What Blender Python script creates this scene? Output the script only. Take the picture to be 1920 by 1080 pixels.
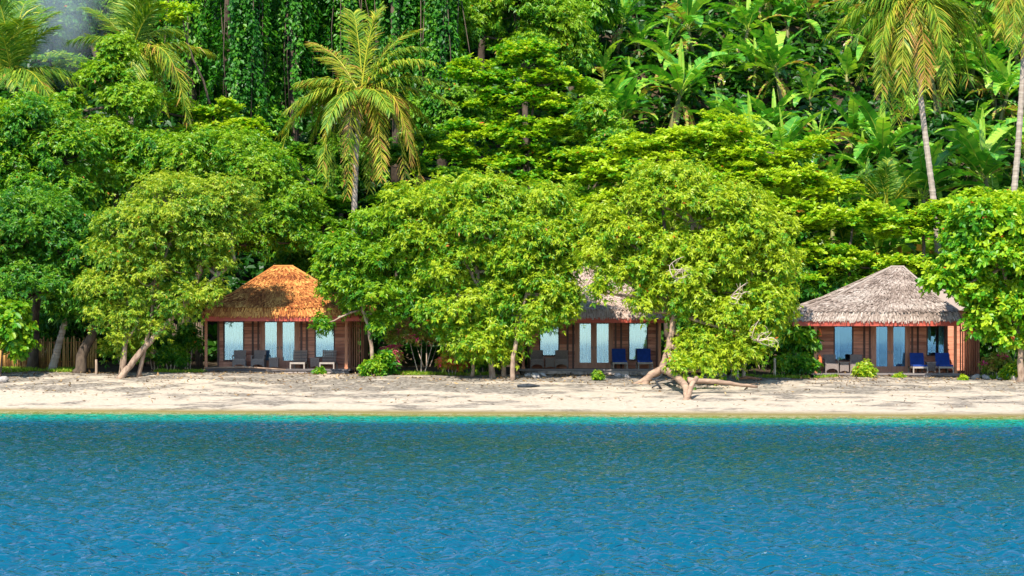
import bpy, math
import numpy as np
from math import sin, cos, pi, radians, sqrt

# ------------------------------------------------------------------ camera, sky, sun, exposure
scene = bpy.context.scene
for o in list(bpy.data.objects):
    bpy.data.objects.remove(o)
COL = scene.collection
F, CX, HY, CAMZ = 3800.0, 960.0, 640.0, 3.0       # focal length in photo pixels, centre, horizon row, eye height
cam_d = bpy.data.cameras.new("camera"); cam = bpy.data.objects.new("camera", cam_d); COL.objects.link(cam)
cam.location = (0, 0, CAMZ); cam.rotation_euler = (radians(90), 0, 0)
cam_d.sensor_width = 36; cam_d.lens = F / 1920 * 36; cam_d.shift_y = 100 / 1920
cam_d.clip_start = 0.5; cam_d.clip_end = 5000
scene.camera = cam
SUN_EL, SUN_AZ = 50.0, 196.0      # azimuth measured clockwise from +Y (away from camera)
world = bpy.data.worlds.new("World"); scene.world = world; world.use_nodes = True
wn = world.node_tree; wn.nodes.clear()
sky = wn.nodes.new("ShaderNodeTexSky"); sky.sky_type = 'NISHITA'; sky.sun_disc = False
sky.sun_elevation = radians(SUN_EL); sky.sun_rotation = radians(SUN_AZ); sky.air_density = 1.0; sky.dust_density = 0.1; sky.ozone_density = 3.5
bg = wn.nodes.new("ShaderNodeBackground"); bg.inputs[1].default_value = 0.15
wo = wn.nodes.new("ShaderNodeOutputWorld"); wn.links.new(sky.outputs[0], bg.inputs[0]); wn.links.new(bg.outputs[0], wo.inputs[0])
sun_d = bpy.data.lights.new("sun", 'SUN'); sun_d.energy = 4.6; sun_d.angle = radians(0.5); sun_d.color = (1, 0.95, 0.86)
sun = bpy.data.objects.new("sun", sun_d); COL.objects.link(sun)
from mathutils import Vector
az, el = radians(SUN_AZ), radians(SUN_EL)
sv = Vector((sin(az) * cos(el), cos(az) * cos(el), sin(el)))
sun.rotation_euler = sv.to_track_quat('Z', 'Y').to_euler(); sun.location = (0, 0, 60)
scene.view_settings.view_transform = 'Standard'; scene.view_settings.look = 'None'
scene.view_settings.exposure = 1.1; scene.view_settings.gamma = 1
scene.render.engine = 'CYCLES'
cy = scene.cycles
cy.max_bounces = 6; cy.diffuse_bounces = 4; cy.glossy_bounces = 3; cy.transmission_bounces = 4; cy.transparent_max_bounces = 8; cy.volume_bounces = 1
cy.sample_clamp_direct = 1.1; cy.caustics_reflective = False; cy.caustics_refractive = False

# ------------------------------------------------------------------ helpers
RNG = np.random.default_rng(7)
def at(px, py, Y):
    return np.array([(px - CX) / F * Y, Y, CAMZ + (HY - py) / F * Y])
def wx(px, Y): return (px - CX) / F * Y
def wz(py, Y): return CAMZ + (HY - py) / F * Y
def nrm(a):
    return a / np.maximum(np.linalg.norm(a, axis=-1, keepdims=True), 1e-9)

def vnoise(x, y, seed=0):
    def h(i, j):
        v = np.sin(i * 127.1 + j * 311.7 + seed * 74.7) * 43758.5453
        return v - np.floor(v)
    xi, yi = np.floor(x), np.floor(y); xf, yf = x - xi, y - yi
    u, v = xf * xf * (3 - 2 * xf), yf * yf * (3 - 2 * yf)
    return (h(xi, yi) * (1 - u) + h(xi + 1, yi) * u) * (1 - v) + (h(xi, yi + 1) * (1 - u) + h(xi + 1, yi + 1) * u) * v
def sstep(a, b, x):
    t = np.clip((x - a) / (b - a), 0, 1); return t * t * (3 - 2 * t)

def shore(x):          # distance at which the sand meets the water
    x = np.clip(x, -90, 90)
    return 84.3 - 0.155 * x + 0.25 * np.sin(x * 0.21 + 1) + 0.12 * np.sin(x * 0.63)
def gz(x, y):          # height of the ground
    x = np.asarray(x, float); y = np.asarray(y, float)
    t = y - shore(x)
    top = 1.34 - 0.006 * x
    W = 98.0 - shore(x)
    under = np.maximum(0.11 * t, -6)
    beach = top * (t / W) ** 0.9 if False else top * np.clip(t / W, 0, 1)
    z = np.where(t < 0, under, beach)
    z = z + sstep(98, 108, y) * 0.45
    hill = np.clip(y - 108.5, 0, 46) * 0.74
    hill = hill + np.clip(y - 154.5, 0, 400) * 0.1
    z = z + hill
    bump = (vnoise(x * 0.35, y * 0.5, 1) - 0.5) * 0.12 + (vnoise(x * 1.3, y * 1.7, 2) - 0.5) * 0.05
    hb = (vnoise(x * 0.12, y * 0.12, 3) - 0.5) * 2.0
    return z + bump * sstep(1.5, 5, t) + hb * sstep(110, 120, y)

def mesh_np(name, V, faces_n, idx, tint=None, smooth=False):
    """V (n,3); faces_n: verts per face (int or array); idx flat"""
    me = bpy.data.meshes.new(name)
    V = np.asarray(V, np.float32); idx = np.asarray(idx, np.int32).ravel()
    nf = len(idx) // faces_n if np.isscalar(faces_n) else len(faces_n)
    tot = np.full(nf, faces_n, np.int32) if np.isscalar(faces_n) else np.asarray(faces_n, np.int32)
    st = np.concatenate([[0], np.cumsum(tot)[:-1]]).astype(np.int32)
    me.vertices.add(len(V)); me.vertices.foreach_set('co', V.ravel())
    me.loops.add(len(idx)); me.loops.foreach_set('vertex_index', idx)
    me.polygons.add(nf); me.polygons.foreach_set('loop_start', st)
    try: me.polygons.foreach_set('loop_total', tot)
    except Exception: pass
    me.polygons.foreach_set('use_smooth', np.full(nf, bool(smooth)))
    if tint is not None:
        a = me.attributes.new('tint', 'FLOAT', 'FACE'); a.data.foreach_set('value', np.asarray(tint, np.float32).ravel())
    me.update(calc_edges=True); me.validate()
    return me

class MB:
    """collects polygons and links them as ONE mesh object"""
    def __init__(s): s.v = []; s.i = []; s.n = []; s.t = []; s.c = 0
    def add(s, V, faces, tint=0.5):
        V = np.asarray(V, float).reshape(-1, 3)
        for f in faces:
            s.i.extend([k + s.c for k in f]); s.n.append(len(f)); s.t.append(tint)
        s.v.append(V); s.c += len(V); return s
    def addnp(s, V, n, idx, tint):
        idx = np.asarray(idx).reshape(-1, n)
        s.i.extend((idx + s.c).ravel().tolist()); s.n.extend([n] * len(idx)); s.t.extend(np.broadcast_to(np.asarray(tint, float), (len(idx),)).tolist())
        s.v.append(np.asarray(V, float).reshape(-1, 3)); s.c += len(s.v[-1]); return s
    def box(s, x0, x1, y0, y1, z0, z1, tint=0.5, taper=0.0):
        tx, ty = (x1 - x0) * taper / 2, (y1 - y0) * taper / 2
        V = [(x0, y0, z0), (x1, y0, z0), (x1, y1, z0), (x0, y1, z0), (x0 + tx, y0 + ty, z1), (x1 - tx, y0 + ty, z1), (x1 - tx, y1 - ty, z1), (x0 + tx, y1 - ty, z1)]
        return s.add(V, [(0, 3, 2, 1), (4, 5, 6, 7), (0, 1, 5, 4), (1, 2, 6, 5), (2, 3, 7, 6), (3, 0, 4, 7)], tint)
    def hexa(s, P, tint=0.5):
        return s.add(P, [(0, 3, 2, 1), (4, 5, 6, 7), (0, 1, 5, 4), (1, 2, 6, 5), (2, 3, 7, 6), (3, 0, 4, 7)], tint)
    def tube(s, pts, rad, seg=7, tint=0.5, rough=0.0):
        pts = np.asarray(pts, float); n = len(pts); rad = np.broadcast_to(np.asarray(rad, float), (n,))
        T = nrm(np.gradient(pts, axis=0)); ref = np.array([0, 1, 0.13]) if abs(T[:, 1]).mean() < 0.8 else np.array([1., 0, 0])
        A = nrm(np.cross(T, ref)); B = np.cross(T, A)
        th = np.linspace(0, 2 * pi, seg, endpoint=False)
        rr = rad[:, None] * (1 + rough * (RNG.random((n, seg)) - 0.5))
        V = pts[:, None] + rr[..., None] * (np.cos(th)[None, :, None] * A[:, None] + np.sin(th)[None, :, None] * B[:, None])
        V = V.reshape(-1, 3); F_ = []
        for i in range(n - 1):
            for j in range(seg):
                a, b = i * seg + j, i * seg + (j + 1) % seg
                F_.append((a, b, b + seg, a + seg))
        F_.append(tuple(range(seg))[::-1]); F_.append(tuple((n - 1) * seg + k for k in range(seg)))
        return s.add(V, F_, tint)
    def lathe(s, c, prof, seg=12, tint=0.5):
        return s.tube([(c[0], c[1], c[2] + z) for z, r in prof], [r for z, r in prof], seg, tint)
    def ball(s, c, r, tint=0.5, nz=5, seg=8, jit=0.0):
        c = np.asarray(c, float); r = np.broadcast_to(np.asarray(r, float), (3,)); V = []; F_ = []
        for i in range(1, nz):
            ph = pi * i / nz
            for j in range(seg):
                q = 1 + jit * (RNG.random() - 0.5)
                V.append(c + r * q * np.array([sin(ph) * cos(2 * pi * j / seg), sin(ph) * sin(2 * pi * j / seg), cos(ph)]))
        V.append(c + r * [0, 0, 1]); V.append(c - r * [0, 0, 1]); t, b = len(V) - 2, len(V) - 1
        for j in range(seg):
            k = (j + 1) % seg; F_.append((t, j, k)); e = (nz - 2) * seg; F_.append((b, e + k, e + j))
            for i in range(nz - 2): F_.append((i * seg + j, (i + 1) * seg + j, (i + 1) * seg + k, i * seg + k))
        return s.add(V, F_, tint)
    def build(s, name, mat, parent=None, smooth=False, origin=None):
        V = np.concatenate(s.v)
        return link_mesh(name, V, s.n, s.i, s.t, mat, parent, smooth, origin)

ORG = {}
def link_mesh(name, V, n, idx, tint, mat, parent=None, smooth=False, origin=None):
    V = np.asarray(V, float)
    if parent is not None: org = ORG[parent.name]
    elif origin is not None: org = np.asarray(origin, float)
    else: org = np.array([(V[:, 0].min() + V[:, 0].max()) / 2, (V[:, 1].min() + V[:, 1].max()) / 2, V[:, 2].min()])
    me = mesh_np(name, V - org, n, idx, tint, smooth)
    me.materials.append(mat)
    o = bpy.data.objects.new(name, me); COL.objects.link(o)
    if parent is not None: o.parent = parent
    else: o.location = org
    ORG[o.name] = org
    return o
def tag(o, label=None, cat=None, group=None, kind=None):
    if label: o['label'] = label
    if cat: o['category'] = cat
    if group: o['group'] = group
    if kind: o['kind'] = kind
    return o
def thing(name, label, cat, loc, group=None):
    o = bpy.data.objects.new(name, None); COL.objects.link(o); o.location = loc; o.empty_display_size = 0.3
    ORG[o.name] = np.asarray(loc, float); return tag(o, label, cat, group)
def copy_tree(o, parent=None):
    c = o.copy(); COL.objects.link(c)
    if parent is not None: c.parent = parent
    for ch in [q for q in CH.get(o.name, [])]: copy_tree(ch, c)
    return c
CH = {}
def kids(root):       # remember children of a prototype so that copies are cheap
    CH.clear()
    for q in bpy.data.objects:
        if q.parent: CH.setdefault(q.parent.name, []).append(q)

# ------------------------------------------------------------------ materials
def newmat(name):
    m = bpy.data.materials.new(name); m.use_nodes = True; nt = m.node_tree; nt.nodes.clear()
    out = nt.nodes.new('ShaderNodeOutputMaterial'); return m, nt, out
def ramp(nt, stops, interp='LINEAR'):
    r = nt.nodes.new('ShaderNodeValToRGB'); r.color_ramp.interpolation = interp
    e = r.color_ramp.elements
    while len(e) < len(stops): e.new(0.5)
    for k, (p, c) in enumerate(stops): e[k].position = p; e[k].color = (*c, 1)
    return r
def leaf_mat(name, stops, transl=0.35, rough=0.42, spec=0.35, tcol=(1.25, 1.3, 0.5)):
    m, nt, out = newmat(name); N = nt.nodes; L = nt.links
    a = N.new('ShaderNodeAttribute'); a.attribute_name = 'tint'
    r = ramp(nt, stops); L.new(a.outputs['Fac'], r.inputs[0])
    p = N.new('ShaderNodeBsdfPrincipled'); p.inputs['Roughness'].default_value = rough; p.inputs['Specular IOR Level'].default_value = spec
    L.new(r.outputs[0], p.inputs['Base Color'])
    t = N.new('ShaderNodeBsdfTranslucent'); mx = N.new('ShaderNodeVectorMath'); mx.operation = 'MULTIPLY'
    mx.inputs[1].default_value = tcol; L.new(r.outputs[0], mx.inputs[0]); L.new(mx.outputs[0], t.inputs[0])
    s = N.new('ShaderNodeMixShader'); s.inputs[0].default_value = transl
    L.new(p.outputs[0], s.inputs[1]); L.new(t.outputs[0], s.inputs[2]); L.new(s.outputs[0], out.inputs[0])
    return m
def wood_mat(name, c1, c2, scale=(3, 3, 12), rough=0.7, bump=0.3, tint_amt=0.5, spec=0.3):
    m, nt, out = newmat(name); N = nt.nodes; L = nt.links
    g = N.new('ShaderNodeNewGeometry'); mp = N.new('ShaderNodeMapping'); mp.inputs['Scale'].default_value = scale
    L.new(g.outputs['Position'], mp.inputs[0])
    n = N.new('ShaderNodeTexNoise'); n.inputs['Scale'].default_value = 1; n.inputs['Detail'].default_value = 5; L.new(mp.outputs[0], n.inputs[0])
    a = N.new('ShaderNodeAttribute'); a.attribute_name = 'tint'
    mm = N.new('ShaderNodeMath'); mm.operation = 'MULTIPLY_ADD'; L.new(a.outputs['Fac'], mm.inputs[0]); mm.inputs[1].default_value = tint_amt
    ms = N.new('ShaderNodeMath'); ms.operation = 'SUBTRACT'; L.new(n.outputs['Fac'], ms.inputs[0]); ms.inputs[1].default_value = tint_amt / 2
    L.new(ms.outputs[0], mm.inputs[2])
    r = ramp(nt, [(0.25, c1), (0.75, c2)]); L.new(mm.outputs[0], r.inputs[0])
    p = N.new('ShaderNodeBsdfPrincipled'); p.inputs['Roughness'].default_value = rough; p.inputs['Specular IOR Level'].default_value = spec
    L.new(r.outputs[0], p.inputs['Base Color'])
    b = N.new('ShaderNodeBump'); b.inputs['Strength'].default_value = bump; b.inputs['Distance'].default_value = 0.03
    L.new(n.outputs['Fac'], b.inputs['Height']); L.new(b.outputs[0], p.inputs['Normal']); L.new(p.outputs[0], out.inputs[0])
    return m

def greens(d, m, y, old=(0.55, 0.16, 0.02)):
    return [(0.0, d), (0.45, m), (0.9, y), (0.975, y), (0.99, old)]
M = {}
M['lime'] = leaf_mat('lime_leaves', greens((0.030, 0.15, 0.010), (0.115, 0.32, 0.014), (0.42, 0.50, 0.022)), 0.46)
M['mid'] = leaf_mat('mid_green_leaves', greens((0.020, 0.12, 0.010), (0.08, 0.28, 0.014), (0.28, 0.42, 0.015)), 0.46)
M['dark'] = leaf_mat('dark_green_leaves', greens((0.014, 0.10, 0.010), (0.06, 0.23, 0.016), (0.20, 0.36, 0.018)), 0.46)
M['olive'] = leaf_mat('olive_leaves', greens((0.035, 0.15, 0.012), (0.13, 0.30, 0.018), (0.43, 0.49, 0.035)), 0.46)
M['tier'] = leaf_mat('tier_leaves', greens((0.03, 0.18, 0.008), (0.12, 0.36, 0.014), (0.42, 0.53, 0.020), (0.6, 0.12, 0.03)), 0.46)
M['banana'] = leaf_mat('banana_leaves', [(0, (0.015, 0.11, 0.012)), (0.5, (0.09, 0.31, 0.022)), (0.85, (0.34, 0.53, 0.05)), (0.93, (0.42, 0.38, 0.06)), (1.0, (0.32, 0.17, 0.06))], 0.35, 0.35, 0.5)
M['palm'] = leaf_mat('palm_fronds', [(0, (0.025, 0.10, 0.008)), (0.45, (0.08, 0.20, 0.012)), (0.7, (0.22, 0.31, 0.018)), (0.9, (0.46, 0.42, 0.03)), (1, (0.42, 0.22, 0.05))], 0.28, 0.5, 0.3)
M['vine'] = leaf_mat('vine_leaves', greens((0.010, 0.09, 0.008), (0.06, 0.24, 0.012), (0.24, 0.42, 0.02)), 0.46)
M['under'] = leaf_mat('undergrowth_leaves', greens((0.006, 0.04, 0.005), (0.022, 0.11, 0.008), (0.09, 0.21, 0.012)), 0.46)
M['grass'] = leaf_mat('grass_blades', [(0, (0.09, 0.20, 0.01)), (0.6, (0.20, 0.33, 0.015)), (1, (0.35, 0.38, 0.05))], 0.35, 0.6, 0.2)
M['flower'] = leaf_mat('flower_leaves', [(0, (0.08, 0.20, 0.015)), (0.5, (0.26, 0.30, 0.03)), (0.75, (0.45, 0.28, 0.08)), (0.86, (0.5, 0.26, 0.1)), (0.9, (0.6, 0.03, 0.16)), (1, (0.62, 0.04, 0.18))], 0.35)
M['red_shrub'] = leaf_mat('red_shrub_leaves', [(0, (0.10, 0.26, 0.02)), (0.35, (0.35, 0.36, 0.03)), (0.6, (0.6, 0.25, 0.03)), (0.8, (0.6, 0.05, 0.04)), (1, (0.5, 0.04, 0.1))], 0.3)
M['litter'] = leaf_mat('dry_leaf_litter', [(0, (0.05, 0.03, 0.015)), (0.5, (0.22, 0.12, 0.05)), (1, (0.5, 0.36, 0.18))], 0.1, 0.7, 0.1)
M['bark_pale'] = wood_mat('pale_bark', (0.14, 0.085, 0.055), (0.42, 0.30, 0.21), (5, 5, 3), 0.85, 0.6)
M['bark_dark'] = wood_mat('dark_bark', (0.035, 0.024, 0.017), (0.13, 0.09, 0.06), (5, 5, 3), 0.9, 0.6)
M['bark_red'] = wood_mat('red_bark', (0.16, 0.06, 0.03), (0.42, 0.22, 0.12), (4, 4, 3), 0.8, 0.6)
M['driftwood'] = wood_mat('driftwood', (0.16, 0.10, 0.07), (0.42, 0.28, 0.18), (3, 3, 8), 0.85, 0.5)
M['dead_twig'] = wood_mat('dead_twigs', (0.35, 0.25, 0.18), (0.6, 0.48, 0.36), (5, 5, 5), 0.9, 0.2)
M['palm_bark'] = wood_mat('palm_bark', (0.20, 0.15, 0.11), (0.44, 0.36, 0.29), (1, 1, 9), 0.9, 0.5)
M['banana_stem'] = wood_mat('banana_stem', (0.07, 0.055, 0.02), (0.20, 0.20, 0.06), (6, 6, 1), 0.6, 0.3)
M['coconut'] = wood_mat('coconut_husk', (0.30, 0.14, 0.03), (0.55, 0.33, 0.06), (4, 4, 4), 0.5, 0.1)
M['siding'] = wood_mat('timber_siding', (0.36, 0.125, 0.07), (0.70, 0.31, 0.19), (2, 2, 14), 0.55, 0.2, 0.6)
M['post'] = wood_mat('timber_posts', (0.36, 0.13, 0.06), (0.55, 0.24, 0.12), (8, 8, 1), 0.5, 0.15)
M['fascia'] = wood_mat('red_fascia', (0.28, 0.045, 0.028), (0.46, 0.09, 0.055), (1, 6, 6), 0.5, 0.1)
M['frame'] = wood_mat('door_timber', (0.36, 0.15, 0.085), (0.55, 0.27, 0.17), (10, 10, 2), 0.5, 0.1)
M['dark_frame'] = wood_mat('dark_timber', (0.06, 0.025, 0.018), (0.13, 0.06, 0.04), (10, 10, 2), 0.5, 0.1)
M['screen'] = wood_mat('screen_slats', (0.14, 0.05, 0.025), (0.36, 0.15, 0.07), (10, 10, 1), 0.7, 0.2)
M['bamboo'] = wood_mat('bamboo_canes', (0.24, 0.11, 0.03), (0.62, 0.34, 0.10), (8, 8, 1), 0.6, 0.2, 0.9)
M['deck'] = wood_mat('weathered_deck', (0.10, 0.085, 0.08), (0.24, 0.20, 0.18), (1, 8, 8), 0.8, 0.3)
M['stone'] = wood_mat('base_stone', (0.12, 0.10, 0.09), (0.48, 0.38, 0.31), (5, 5, 6), 0.9, 0.8)
M['rock'] = wood_mat('beach_rock', (0.14, 0.12, 0.11), (0.52, 0.46, 0.40), (6, 6, 6), 0.9, 0.6, 0.7)
M['wicker'] = wood_mat('grey_wicker', (0.12, 0.09, 0.08), (0.30, 0.235, 0.20), (30, 30, 40), 0.75, 0.6)
M['bench'] = wood_mat('pale_lounger_frame', (0.22, 0.18, 0.145), (0.38, 0.32, 0.265), (10, 10, 20), 0.7, 0.2)
M['blue'] = wood_mat('blue_cushion', (0.006, 0.03, 0.16), (0.010, 0.05, 0.26), (6, 6, 6), 0.85, 0.2)
M['curtain'] = wood_mat('white_curtain', (0.26, 0.31, 0.35), (0.44, 0.49, 0.52), (2, 2, 1), 0.9, 0.05)
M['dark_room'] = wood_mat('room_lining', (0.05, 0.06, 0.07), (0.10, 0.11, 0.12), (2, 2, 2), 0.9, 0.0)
M['metal'] = wood_mat('door_metal', (0.05, 0.05, 0.05), (0.12, 0.12, 0.12), (4, 4, 4), 0.35, 0.0, spec=0.6)
M['orange'] = wood_mat('orange_cloth', (0.55, 0.10, 0.03), (0.7, 0.2, 0.06), (4, 4, 4), 0.8, 0.1)
M['white'] = wood_mat('white_shell', (0.6, 0.6, 0.62), (0.8, 0.8, 0.8), (4, 4, 4), 0.6, 0.1)
M['yellow'] = wood_mat('yellow_paint', (0.6, 0.36, 0.04), (0.75, 0.5, 0.08), (6, 6, 6), 0.6, 0.1)
M['black'] = wood_mat('blackened_wood', (0.012, 0.014, 0.016), (0.05, 0.055, 0.06), (8, 8, 8), 0.8, 0.4)
M['thatch_orange'] = leaf_mat('orange_thatch', [(0, (0.09, 0.022, 0.012)), (0.5, (0.36, 0.12, 0.034)), (1, (0.66, 0.33, 0.09))], 0.08, 0.8, 0.1)
M['thatch_grey'] = leaf_mat('grey_thatch', [(0, (0.09, 0.065, 0.05)), (0.5, (0.27, 0.205, 0.165)), (1, (0.44, 0.37, 0.31))], 0.08, 0.8, 0.1, (1, 1, 1))
M['thatch_pink'] = leaf_mat('tan_thatch', [(0, (0.12, 0.08, 0.06)), (0.5, (0.32, 0.225, 0.175)), (1, (0.48, 0.38, 0.31))], 0.08, 0.8, 0.1, (1, 1, 1))

def glass_mat(nm, gc, f):
    m, nt, out = newmat(nm); N = nt.nodes; L = nt.links
    g = N.new('ShaderNodeBsdfGlossy'); g.inputs['Roughness'].default_value = 0.03; g.inputs['Color'].default_value = (*gc, 1)
    t = N.new('ShaderNodeBsdfTransparent'); t.inputs[0].default_value = (0.75, 0.88, 0.96, 1)
    s = N.new('ShaderNodeMixShader'); s.inputs[0].default_value = f
    L.new(t.outputs[0], s.inputs[1]); L.new(g.outputs[0], s.inputs[2]); L.new(s.outputs[0], out.inputs[0]); return m
M['glass'] = glass_mat('window_glass', (.5, .75, .95), .22); M['blue_glass'] = glass_mat('tinted_window_glass', (.22, .48, .85), .17)

def ground_mat():
    m, nt, out = newmat('sand_and_soil'); N = nt.nodes; L = nt.links
    g = N.new('ShaderNodeNewGeometry'); sx = N.new('ShaderNodeSeparateXYZ'); L.new(g.outputs['Position'], sx.inputs[0])
    def noise(scale, det, vec=(1, 1, 1), rough=0.55):
        mp = N.new('ShaderNodeMapping'); mp.inputs['Scale'].default_value = vec; L.new(g.outputs['Position'], mp.inputs[0])
        n = N.new('ShaderNodeTexNoise'); n.inputs['Scale'].default_value = scale; n.inputs['Detail'].default_value = det; n.inputs['Roughness'].default_value = rough
        L.new(mp.outputs[0], n.inputs[0]); return n
    n1 = noise(1.0, 6, (0.55, 0.9, 1)); n2 = noise(9, 6, (0.5, 1.0, 1), 0.7); n3 = noise(0.22, 4, (0.5, 1.4, 1))
    sand = ramp(nt, [(0.3, (0.30, 0.235, 0.165)), (0.5, (0.41, 0.335, 0.25)), (0.75, (0.48, 0.41, 0.32))]); L.new(n2.outputs['Fac'], sand.inputs[0])
    rub_shade = ramp(nt, [(0.38, (0.08, 0.065, 0.05)), (0.52, (0.20, 0.168, 0.13)), (0.66, (0.41, 0.35, 0.28))]); L.new(n2.outputs['Fac'], rub_shade.inputs[0])
    # grey for coral rubble, dry litter and painted-in tree shade higher up the beach
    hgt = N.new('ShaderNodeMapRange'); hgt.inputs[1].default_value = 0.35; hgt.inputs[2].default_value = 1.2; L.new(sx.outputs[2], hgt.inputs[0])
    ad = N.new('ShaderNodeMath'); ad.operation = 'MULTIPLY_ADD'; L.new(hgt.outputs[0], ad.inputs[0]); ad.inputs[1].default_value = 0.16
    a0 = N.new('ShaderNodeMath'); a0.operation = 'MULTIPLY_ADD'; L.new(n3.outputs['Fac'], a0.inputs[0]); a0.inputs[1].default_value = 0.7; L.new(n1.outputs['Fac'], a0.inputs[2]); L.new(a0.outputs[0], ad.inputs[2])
    rub_shade_mask = N.new('ShaderNodeMapRange'); rub_shade_mask.inputs[1].default_value = 0.87; rub_shade_mask.inputs[2].default_value = 1.0; L.new(ad.outputs[0], rub_shade_mask.inputs[0])
    mx = N.new('ShaderNodeMix'); mx.data_type = 'RGBA'; L.new(rub_shade_mask.outputs[0], mx.inputs[0]); L.new(sand.outputs[0], mx.inputs[6]); L.new(rub_shade.outputs[0], mx.inputs[7])
    # wet strip by the water
    wt = N.new('ShaderNodeMapRange'); wt.inputs[1].default_value = 0.02; wt.inputs[2].default_value = 0.13; wt.inputs[3].default_value = 1; wt.inputs[4].default_value = 0; L.new(sx.outputs[2], wt.inputs[0])
    mw = N.new('ShaderNodeMix'); mw.data_type = 'RGBA'; L.new(wt.outputs[0], mw.inputs[0]); L.new(mx.outputs[2], mw.inputs[6]); mw.inputs[7].default_value = (0.19, 0.145, 0.05, 1)
    # forest soil beyond the beach
    so = ramp(nt, [(0.3, (0.025, 0.02, 0.012)), (0.7, (0.09, 0.06, 0.035))]); L.new(n2.outputs['Fac'], so.inputs[0])
    fr = N.new('ShaderNodeMath'); fr.operation = 'MULTIPLY_ADD'; L.new(n3.outputs['Fac'], fr.inputs[0]); fr.inputs[1].default_value = 2.0; L.new(sx.outputs[1], fr.inputs[2])
    fm = N.new('ShaderNodeMapRange'); fm.inputs[1].default_value = 100.0; fm.inputs[2].default_value = 101.5; L.new(fr.outputs[0], fm.inputs[0])
    mf = N.new('ShaderNodeMix'); mf.data_type = 'RGBA'; L.new(fm.outputs[0], mf.inputs[0]); L.new(mw.outputs[2], mf.inputs[6]); L.new(so.outputs[0], mf.inputs[7])
    p = N.new('ShaderNodeBsdfPrincipled'); p.inputs['Roughness'].default_value = 0.9; p.inputs['Specular IOR Level'].default_value = 0.15
    L.new(mf.outputs[2], p.inputs['Base Color'])
    b = N.new('ShaderNodeBump'); b.inputs['Strength'].default_value = 0.7; b.inputs['Distance'].default_value = 0.08
    L.new(n2.outputs['Fac'], b.inputs['Height']); L.new(b.outputs[0], p.inputs['Normal']); L.new(p.outputs[0], out.inputs[0]); return m
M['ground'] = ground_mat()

def water_mat():
    m, nt, out = newmat('sea_water'); N = nt.nodes; L = nt.links
    g = N.new('ShaderNodeNewGeometry'); sx = N.new('ShaderNodeSeparateXYZ'); L.new(g.outputs['Position'], sx.inputs[0])
    # distance out from the shore line, driving the colour ramp
    a = N.new('ShaderNodeMath'); a.operation = 'MULTIPLY_ADD'; L.new(sx.outputs[0], a.inputs[0]); a.inputs[1].default_value = -0.155; a.inputs[2].default_value = 84.3
    d = N.new('ShaderNodeMath'); d.operation = 'SUBTRACT'; L.new(a.outputs[0], d.inputs[0]); L.new(sx.outputs[1], d.inputs[1])
    mp = N.new('ShaderNodeMapping'); mp.inputs['Scale'].default_value = (0.09, 0.22, 1); L.new(g.outputs['Position'], mp.inputs[0])
    nn = N.new('ShaderNodeTexNoise'); nn.inputs['Scale'].default_value = 1; nn.inputs['Detail'].default_value = 4; L.new(mp.outputs[0], nn.inputs[0])
    d2 = N.new('ShaderNodeMath'); d2.operation = 'MULTIPLY_ADD'; L.new(nn.outputs['Fac'], d2.inputs[0]); d2.inputs[1].default_value = 3.5; L.new(d.outputs[0], d2.inputs[2])
    d3 = N.new('ShaderNodeMath'); d3.operation = 'DIVIDE'; L.new(d2.outputs[0], d3.inputs[0]); d3.inputs[1].default_value = 60
    r = ramp(nt, [(0.02, (0.20, 0.16, 0.05)), (0.075, (0.14, 0.17, 0.03)), (0.105, (0.004, 0.22, 0.13)), (0.165, (0.001, 0.17, 0.14)), (0.235, (0.001, 0.055, 0.085)), (0.32, (0.000, 0.040, 0.062)), (0.48, (0.000, 0.034, 0.036)), (0.68, (0.000, 0.046, 0.062)), (0.95, (0.000, 0.064, 0.110))])  # shallows by depth, then forest green and sky blue reflections painted in
    L.new(d3.outputs[0], r.inputs[0])
    p = N.new('ShaderNodeBsdfPrincipled'); p.inputs['Roughness'].default_value = 0.05; p.inputs['IOR'].default_value = 1.33
    L.new(r.outputs[0], p.inputs['Base Color'])
    def wave(sc, vec, det, dist):
        mp = N.new('ShaderNodeMapping'); mp.inputs['Scale'].default_value = vec; mp.inputs['Rotation'].default_value = (0, 0, 0.12); L.new(g.outputs['Position'], mp.inputs[0])
        n = N.new('ShaderNodeTexNoise'); n.inputs['Scale'].default_value = sc; n.inputs['Detail'].default_value = det; n.inputs['Roughness'].default_value = 0.55; L.new(mp.outputs[0], n.inputs[0]); return n
    w1 = wave(1.0, (2.6, 8, 1), 2, 0); w2 = wave(1.0, (5, 17, 1), 2, 0)
    b1 = N.new('ShaderNodeBump'); b1.inputs['Strength'].default_value = 1.0; b1.inputs['Distance'].default_value = 0.18; L.new(w1.outputs['Fac'], b1.inputs['Height'])
    b2 = N.new('ShaderNodeBump'); b2.inputs['Strength'].default_value = 1.0; b2.inputs['Distance'].default_value = 0.022; L.new(w2.outputs['Fac'], b2.inputs['Height']); L.new(b1.outputs[0], b2.inputs['Normal'])
    L.new(b2.outputs[0], p.inputs['Normal']); L.new(p.outputs[0], out.inputs[0]); return m
M['water'] = water_mat()

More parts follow.
